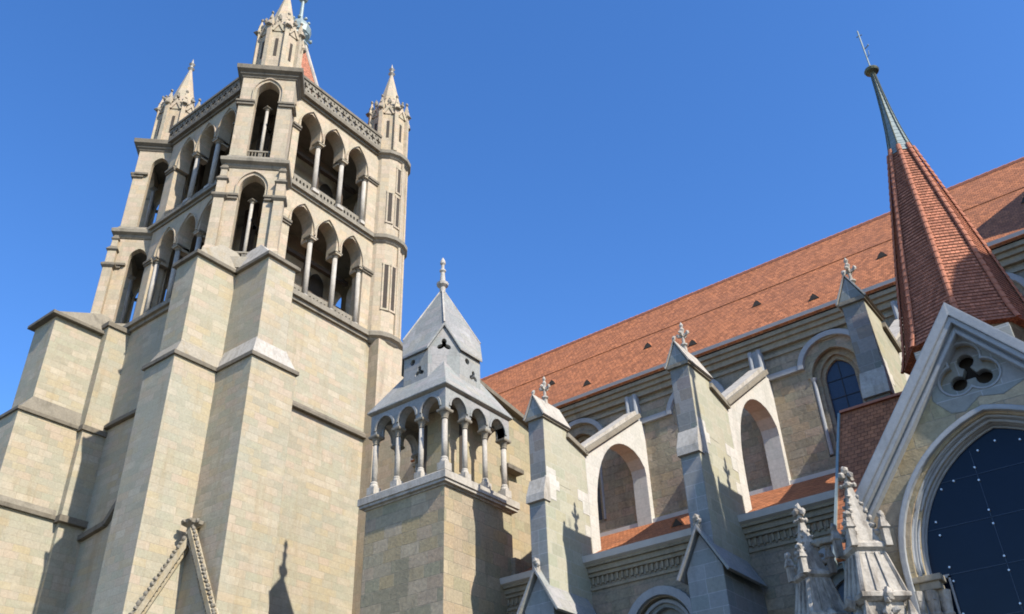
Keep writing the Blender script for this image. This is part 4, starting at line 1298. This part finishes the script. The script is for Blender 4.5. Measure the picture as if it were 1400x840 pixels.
# ================================================================== PORCH WITH GLAZED ARCH
def porch():
    th = Thing('glazed_porch', 'gabled stone porch with a trefoil above a large arch of dark blue glass', 'porch', (-2.3, 19.5, 0))
    P = th.part
    c = -2.32; Y = 19.5
    ah, sp, tp = 2.3, 6.98, 9.85      # opening in the wall
    # trefoil outline
    tc = (c-.06, 10.87)
    def tref(R0, r0, n=12):
        pts = []
        for k in range(3):
            a0 = math.pi/2+k*2*math.pi/3
            lx, lz = tc[0]+R0*math.cos(a0), tc[1]+R0*math.sin(a0)
            # arc of the lobe up to where it meets its neighbours
            lim = math.pi-math.asin(min(.999, R0*math.sin(math.pi/3)/r0))
            phi = lim-math.pi/3*0
            # intersection half-angle: points on the bisector line at 60 degrees
            best = None
            for i in range(400):
                t = math.pi*i/400
                x, z = R0+r0*math.cos(t), r0*math.sin(t)
                if math.atan2(z, x) >= math.pi/3: best = t; break
            for i in range(n+1):
                t = -best+2*best*i/n
                pts.append((lx+r0*math.cos(a0+t), lz+r0*math.sin(a0+t)))
        out = []
        for p in pts:
            if not out or abs(p[0]-out[-1][0])+abs(p[1]-out[-1][1]) > 1e-3: out.append(p)
        if abs(out[0][0]-out[-1][0])+abs(out[0][1]-out[-1][1]) < 1e-3: out.pop()
        return out
    big = tref(.31, .335); 
    def body(x):   # outline of gable
        pass
    outer = [(c-3.2, 0), (c+3.2, 0), (c+3.2, 12.25-3.2*1.27), (c, 12.25), (c-3.2, 12.25-3.2*1.27)]
    wall = MB().panel(outer, [arch(c, .2, ah, sp, tp, 14), big], (0, Y, 0), EX, EZ, .5)
    P('gable_wall', wall, 'lantern')
    # smooth new stone round the trefoil
    kite = [(c-.62, 10.02), (c-.35, 9.98), (c, 10.22), (c+.45, 10.12), (c+1.05, 10.35), (c+1.22, 10.72), (c+.72, 11.3), (c, 11.95), (c-.45, 11.5), (c-.84, 11.0), (c-.9, 10.4)]
    P('trefoil_surround', MB().panel(kite, [tref(.31, .375)], (0, Y-.006, 0), EX, EZ, .03), 'green' if False else 'bluegrey')
    trm = MB().panel(tref(.31, .375), [tref(.31, .33)], (0, Y-.02, 0), EX, EZ, .12)
    tro = P('trefoil_moulding', trm, 'bluetrim')
    small = []
    for k in range(3):
        a0 = math.pi/2+k*2*math.pi/3
        small.append([(tc[0]+.36*math.cos(a0)+.185*math.cos(t), tc[1]-.02+.36*math.sin(a0)+.185*math.sin(t)) for t in [i*math.pi/8 for i in range(16)]])
    def inner():
        pts = []
        for k in range(3):
            a0 = math.pi/2+k*2*math.pi/3
            lx, lz = tc[0]+0.3*math.cos(a0), tc[1]+.3*math.sin(a0)
            for i in range(13):
                t = -2.8+5.6*i/12
                pts.append((lx+.17*math.cos(a0+t), lz+.17*math.sin(a0+t)))
            # cusp between two lobes
        return pts
    P('trefoil_tracery', MB().panel([(c-1, 10.2), (c+1, 10.2), (c+1, 11.75), (c-1, 11.75)], [inner()], (0, Y+.2, 0), EX, EZ, .2), 'bluegrey', tro)
    P('trefoil_backing', MB().box(c-1, c+1, Y+.56, Y+.6, 10.2, 11.7), 'dark', tro)
    # raking cornice
    rk = MB()
    sl = 1.27
    L = 3.28
    for s_ in (-1, 1):
        for off, th_, pr, dep in ((0, .2, .34, 1.0), (-.2, .12, .24, .8), (-.34, .10, .30, .5), (-.47, .09, .14, .4), (-.6, .08, .2, .4)):
            z0 = 12.42+off*1.0
            a = [(c, z0), (c+s_*L, z0-L*sl), (c+s_*L, z0-L*sl-th_*1.66), (c, z0-th_*1.66)]
            if s_ > 0: a = a[::-1]
            rk.panel(a, [], (0, Y-pr, 0), EX, EZ, dep)
    P('raking_cornice', rk, 'bluetrim')
    # receding mouldings of the arch
    steps = [(2.29, .11, -.14, .4), (2.21, .09, -.02, .3), (2.14, .08, .1, .3), (2.08, .07, .18, .3), (2.03, .06, .28, .2)]
    am = MB(); am2 = MB()
    for i, (hw, w_, dy, dep) in enumerate(steps):
        mb = am if i in (0, 2, 4) else am2
        ring(mb, c, .2, hw-.02 if i else hw, sp, 9.7+(hw-2.03)*.62, w_+(.06 if i else 0), (0, Y+dy, 0), EX, EZ, dep, 16)
    o = P('arch_moulding', am, 'bluetrim'); P('arch_inner_moulding', am2, 'lantern', o)
    for i, hw in enumerate((2.2, 2.1)):
        n = 28
        pts = arch(c, sp, hw, sp, 9.7+(hw-2.03)*.62, 14)
        P('arch_roll', MB().tube([(x, Y+.08+.12*i, z) for x, z in pts], .04, 8), 'bluetrim', o, smooth=True)
    # glass
    gl = MB().panel(arch(c, .3, 2.05, sp, 9.72, 16), [], (0, Y+.42, 0), EX, EZ, .03)
    go_ = P('glass', gl, 'glass')
    fr = MB(); ring(fr, c, .3, 1.985, sp, 9.64, .05, (0, Y+.38, 0), EX, EZ, .05, 16)
    fr.box(c-1.97, c-1.66, Y+.36, Y+.41, 6.86, 6.93); fr.box(c-1.7, c-1.66, Y+.36, Y+.41, .3, 6.9)
    P('glass_frame', fr, 'bluetrim', go_)
    jn = MB()
    for z in (8.78, 7.86, 6.92, 6.0):
        jn.box(c-1.95, c+1.95, Y+.408, Y+.418, z-.007, z+.007)
    for dx in (-.58, .58):
        jn.box(c+dx-.007, c+dx+.007, Y+.408, Y+.418, .3, 9.3)
    P('glass_joint', jn, 'leadglass', go_)
    dt = MB()
    def dot(x, z):
        dt.lathe(x, 0, [], 6) if False else None
        dt.loft([[(x+.022*math.cos(t), y, z+.022*math.sin(t)) for t in [i*math.pi/3 for i in range(6)]] for y in (Y+.37, Y+.42)])
    for z in (8.78, 7.86, 6.92, 6.0):
        for dx in (-1.62, -.58, .58, 1.62):
            for dz in (-.14, .14):
                if z > 8.5 and abs(dx) > 1 : 
                    dx2 = dx*.82
                else: dx2 = dx
                dot(c+dx2, z+dz)
    for dx, z in ((-.05, 9.36), (-.42, 9.25), (.4, 9.25), (-1.05, 8.75), (1.05, 8.75)): dot(c+dx, z)
    P('glass_fixing', dt, 'steel', go_)
    # impost, jamb columns
    jb = MB().box(c-2.36, c-1.74, Y-.06, Y+.36, 6.76, 6.88).box(c-2.3, c-1.8, Y-.01, Y+.34, 6.6, 6.76)
    jb.box(c+1.72, c+2.5, Y-.2, Y+.38, 6.62, 6.84)
    P('impost', jb, 'setoff')
    cl = MB()
    for dx, dy in ((-2.3, .02), (-2.05, .12), (-1.85, .25), (2.3, .02), (2.05, .12)):
        cl.lathe(c+dx, Y+dy, [(.1, .2), (.1, 6.1), (.13, 6.15), (.1, 6.2), (.15, 6.6)], 10)
        cl.blob((c+dx, Y+dy, 6.42), .13, (1, 1, .8))
    P('jamb_column', cl, 'carved', smooth=False)
    # body and roof behind the gable
    bd = MB().box(c-3.15, c-2.75, Y+.5, 23.0, 0, 7.9).box(c+2.75, c+3.15, Y+.5, 23.0, 0, 7.9)
    P('side_wall', bd, 'lantern')
    rf = MB()
    for s_ in (-1, 1):
        a = Vector((c, 0, 12.15)); b = Vector((c+s_*3.15, 0, 12.15-3.15*1.28))
        rf.loft([[a+EY*y, b+EY*y, b+EY*y+EZ*.12, a+EY*y+EZ*.12] for y in (Y+.5, 22.4)])
    P('roof', rf, 'roof')
    P('dark_interior', MB().box(c-2.7, c+2.7, 21.5, 21.6, 0, 8.7).box(c-1.6, c+1.6, 20.1, 21.6, 9.85, 9.95), 'dark')
    # corner buttress out of the picture on the east side
    P('corner_buttress', MB().box(c+3.0, c+4.2, 18.0, Y+.2, 0, 9.5).square(c+3.6, 18.6, [(.6, 9.5), (.02, 12.0)]), 'bluegrey')
porch()

def transept():
    th = Thing('transept', 'tall transept arm with a tiled roof at the east end of the nave', 'transept', (11, 30, 0))
    P = th.part
    P('wall', MB().loft([[(x, y, z) for x, z in ((6, 0), (16, 0), (16, 21.5), (11, 27.3), (6, 21.5))] for y in (21.7, 34.6)]), 'rubble')
    rf = MB()
    for s_ in (-1, 1):
        a = Vector((11, 0, 27.4)); b = Vector((11+s_*5.4, 0, 27.4-5.4*1.16))
        rf.loft([[a+EY*y, b+EY*y, b+EY*y+EZ*.15, a+EY*y+EZ*.2] for y in (21.4, 34.6)])
    P('roof', rf, 'roof')
    P('crossing_tower', MB().box(6, 17, 33.2, 46, 0, 31.6), 'rubble')
transept()

# ================================================================== CANOPIED PINNACLES BESIDE THE PORCH
def canopy(name, label, cx, cy, ztip, s, turn, mat='carved'):
    th = Thing(name, label, 'pinnacle', (cx, cy, 0), 'carved canopied pinnacles beside the porch')
    P = th.part
    z = lambda q: ztip-q*s
    sp = MB().square(cx, cy, [(.27*s, z(1.75)), (.05*s, z(.42))])
    o = P('spirelet', sp, mat)
    fi = MB()
    fi.lathe(cx, cy, [(.05*s, z(.5)), (.13*s, z(.42)), (.06*s, z(.34)), (.05*s, z(.2))], 8)
    for a in range(4):
        t = a*math.pi/2+.4
        fi.blob((cx+.12*s*math.cos(t), cy+.12*s*math.sin(t), z(.2)), .085*s, (1, 1, 1.1), .35)
        fi.blob((cx+.13*s*math.cos(t+.7), cy+.13*s*math.sin(t+.7), z(.42)), .06*s)
    fi.blob((cx, cy, z(.08)), .09*s, (1, 1, 1.4), .35)
    P('finial', fi, mat, o)
    cr = MB()
    for sx in (-1, 1):
        for sy in (-1, 1):
            crockets(cr, (cx+sx*.27*s, cy+sy*.27*s, z(1.6)), (cx+sx*.08*s, cy+sy*.08*s, z(.62)), 6, .07*s)
    P('crocket', cr, mat, o)
    # corner pinnacles on the band and the first gablets
    bd = MB().square(cx, cy, [(.30*s, z(1.72)), (.36*s, z(1.78)), (.36*s, z(1.86)), (.29*s, z(1.92)), (.29*s, z(1.98))])
    P('band', bd, mat)
    tp = MB()
    for sx in (-1, 1):
        for sy in (-1, 1):
            tp.square(cx+sx*.36*s, cy+sy*.36*s, [(.07*s, z(1.85)), (.07*s, z(1.5)), (.1*s, z(1.47)), (.02*s, z(1.18))])
            tp.blob((cx+sx*.36*s, cy+sy*.36*s, z(1.2)), .085*s, (1, 1, 1.2), .35)
            tp.blob((cx+sx*.36*s, cy+sy*.36*s, z(1.36)), .1*s, (1, 1, .8), .35)
    P('corner_pinnacle', tp, mat)
    # tapering hood with ribs
    hd = MB().square(cx, cy, [(.28*s, z(1.95)), (.43*s, z(2.75)), (.5*s, z(2.8)), (.5*s, z(2.88)), (.4*s, z(2.95))])
    h = P('hood', hd, mat)
    rb = MB()
    for f in range(4):
        a = f*math.pi/2; d = Vector((math.cos(a), math.sin(a), 0)); u = EZ.cross(d); b = Vector((cx, cy, 0))
        for k in (-1, -.33, .33, 1):
            rb.bar(b+d*.29*s+u*(k*.27*s)+EZ*z(1.95), b+d*.45*s+u*(k*.42*s)+EZ*z(2.78), .05*s, .06*s)
        # gablet with foliage below
        rb.panel([(-.42*s, z(3.9)), (-.38*s, z(3.7)), (0, z(2.95)), (.38*s, z(3.7)), (.42*s, z(3.9)), (.3*s, z(3.9)), (.15*s, z(3.6)), (0, z(3.45)), (-.15*s, z(3.6)), (-.3*s, z(3.9))], [], b+d*.47*s, u, EZ, .1*s)
    P('tracery', rb, mat, h)
    fo = MB()
    for f in range(4):
        a = f*math.pi/2; d = Vector((math.cos(a), math.sin(a), 0)); u = EZ.cross(d); b = Vector((cx, cy, 0))
        for k in range(5):
            t = k/4
            for sg in (-1, 1):
                fo.blob(b+d*.5*s+u*(sg*.42*s*t)+EZ*z(2.95+.85*t), .075*s, (1, 1, 1), .4)
        fo.blob(b+d*.52*s+EZ*z(2.85), .1*s, (1, 1, 1.5), .4)
        fo.blob(b+d*.45*s+EZ*z(3.3), .12*s, (1, 1, 1.2), .4)
    P('carved_foliage', fo, mat, h)
    body = MB().square(cx, cy, [(.36*s, z(2.9)), (.36*s, z(3.2))])
    P('vault', body, mat)
    ft = MB()
    for sx in (-1, 1):
        for sy in (-1, 1):
            ft.lathe(cx+sx*.44*s, cy+sy*.44*s, [(.06*s, z(6)), (.06*s, z(4.2)), (.1*s, z(4.15)), (.06*s, z(4.05)), (.06*s, z(3.75)), (.12*s, z(3.6)), (.05*s, z(3.5)), (.11*s, z(3.25)), (.02*s, z(2.95))], 8)
    P('shaft', ft, mat)
    P('pier', MB().square(cx, cy, [(.5*s, 0), (.5*s, z(6.0)), (.34*s, z(5.8)), (.34*s, z(4.6)), (.3*s, z(4.5)), (.3*s, z(3.1))]), mat)
    th.o.rotation_euler.z = R(turn)
    return th
canopy('canopied_pinnacle', 'sunlit white carved stone pinnacle with crockets, in front of the porch gable foot', -5.16, 18.6, 9.15, .98, 42)
canopy('canopied_pinnacle', 'shaded carved stone pinnacle behind the sunlit white one, against the dark aisle', -6.42, 18.95, 8.75, .86, 47)
gt = MB().bar((-6.12, 18.9, 7.83), (-5.3, 18.9, 7.8), .17, .12)
gt.blob((-6.12, 18.9, 7.82), .12, (1.6, 1, .8))
go2 = gt.build('gargoyle', M['setoff'], None, (0, 0, 0))
go2['label'] = 'short pale stone spout between the two carved pinnacles'
go2['category'] = 'gargoyle'
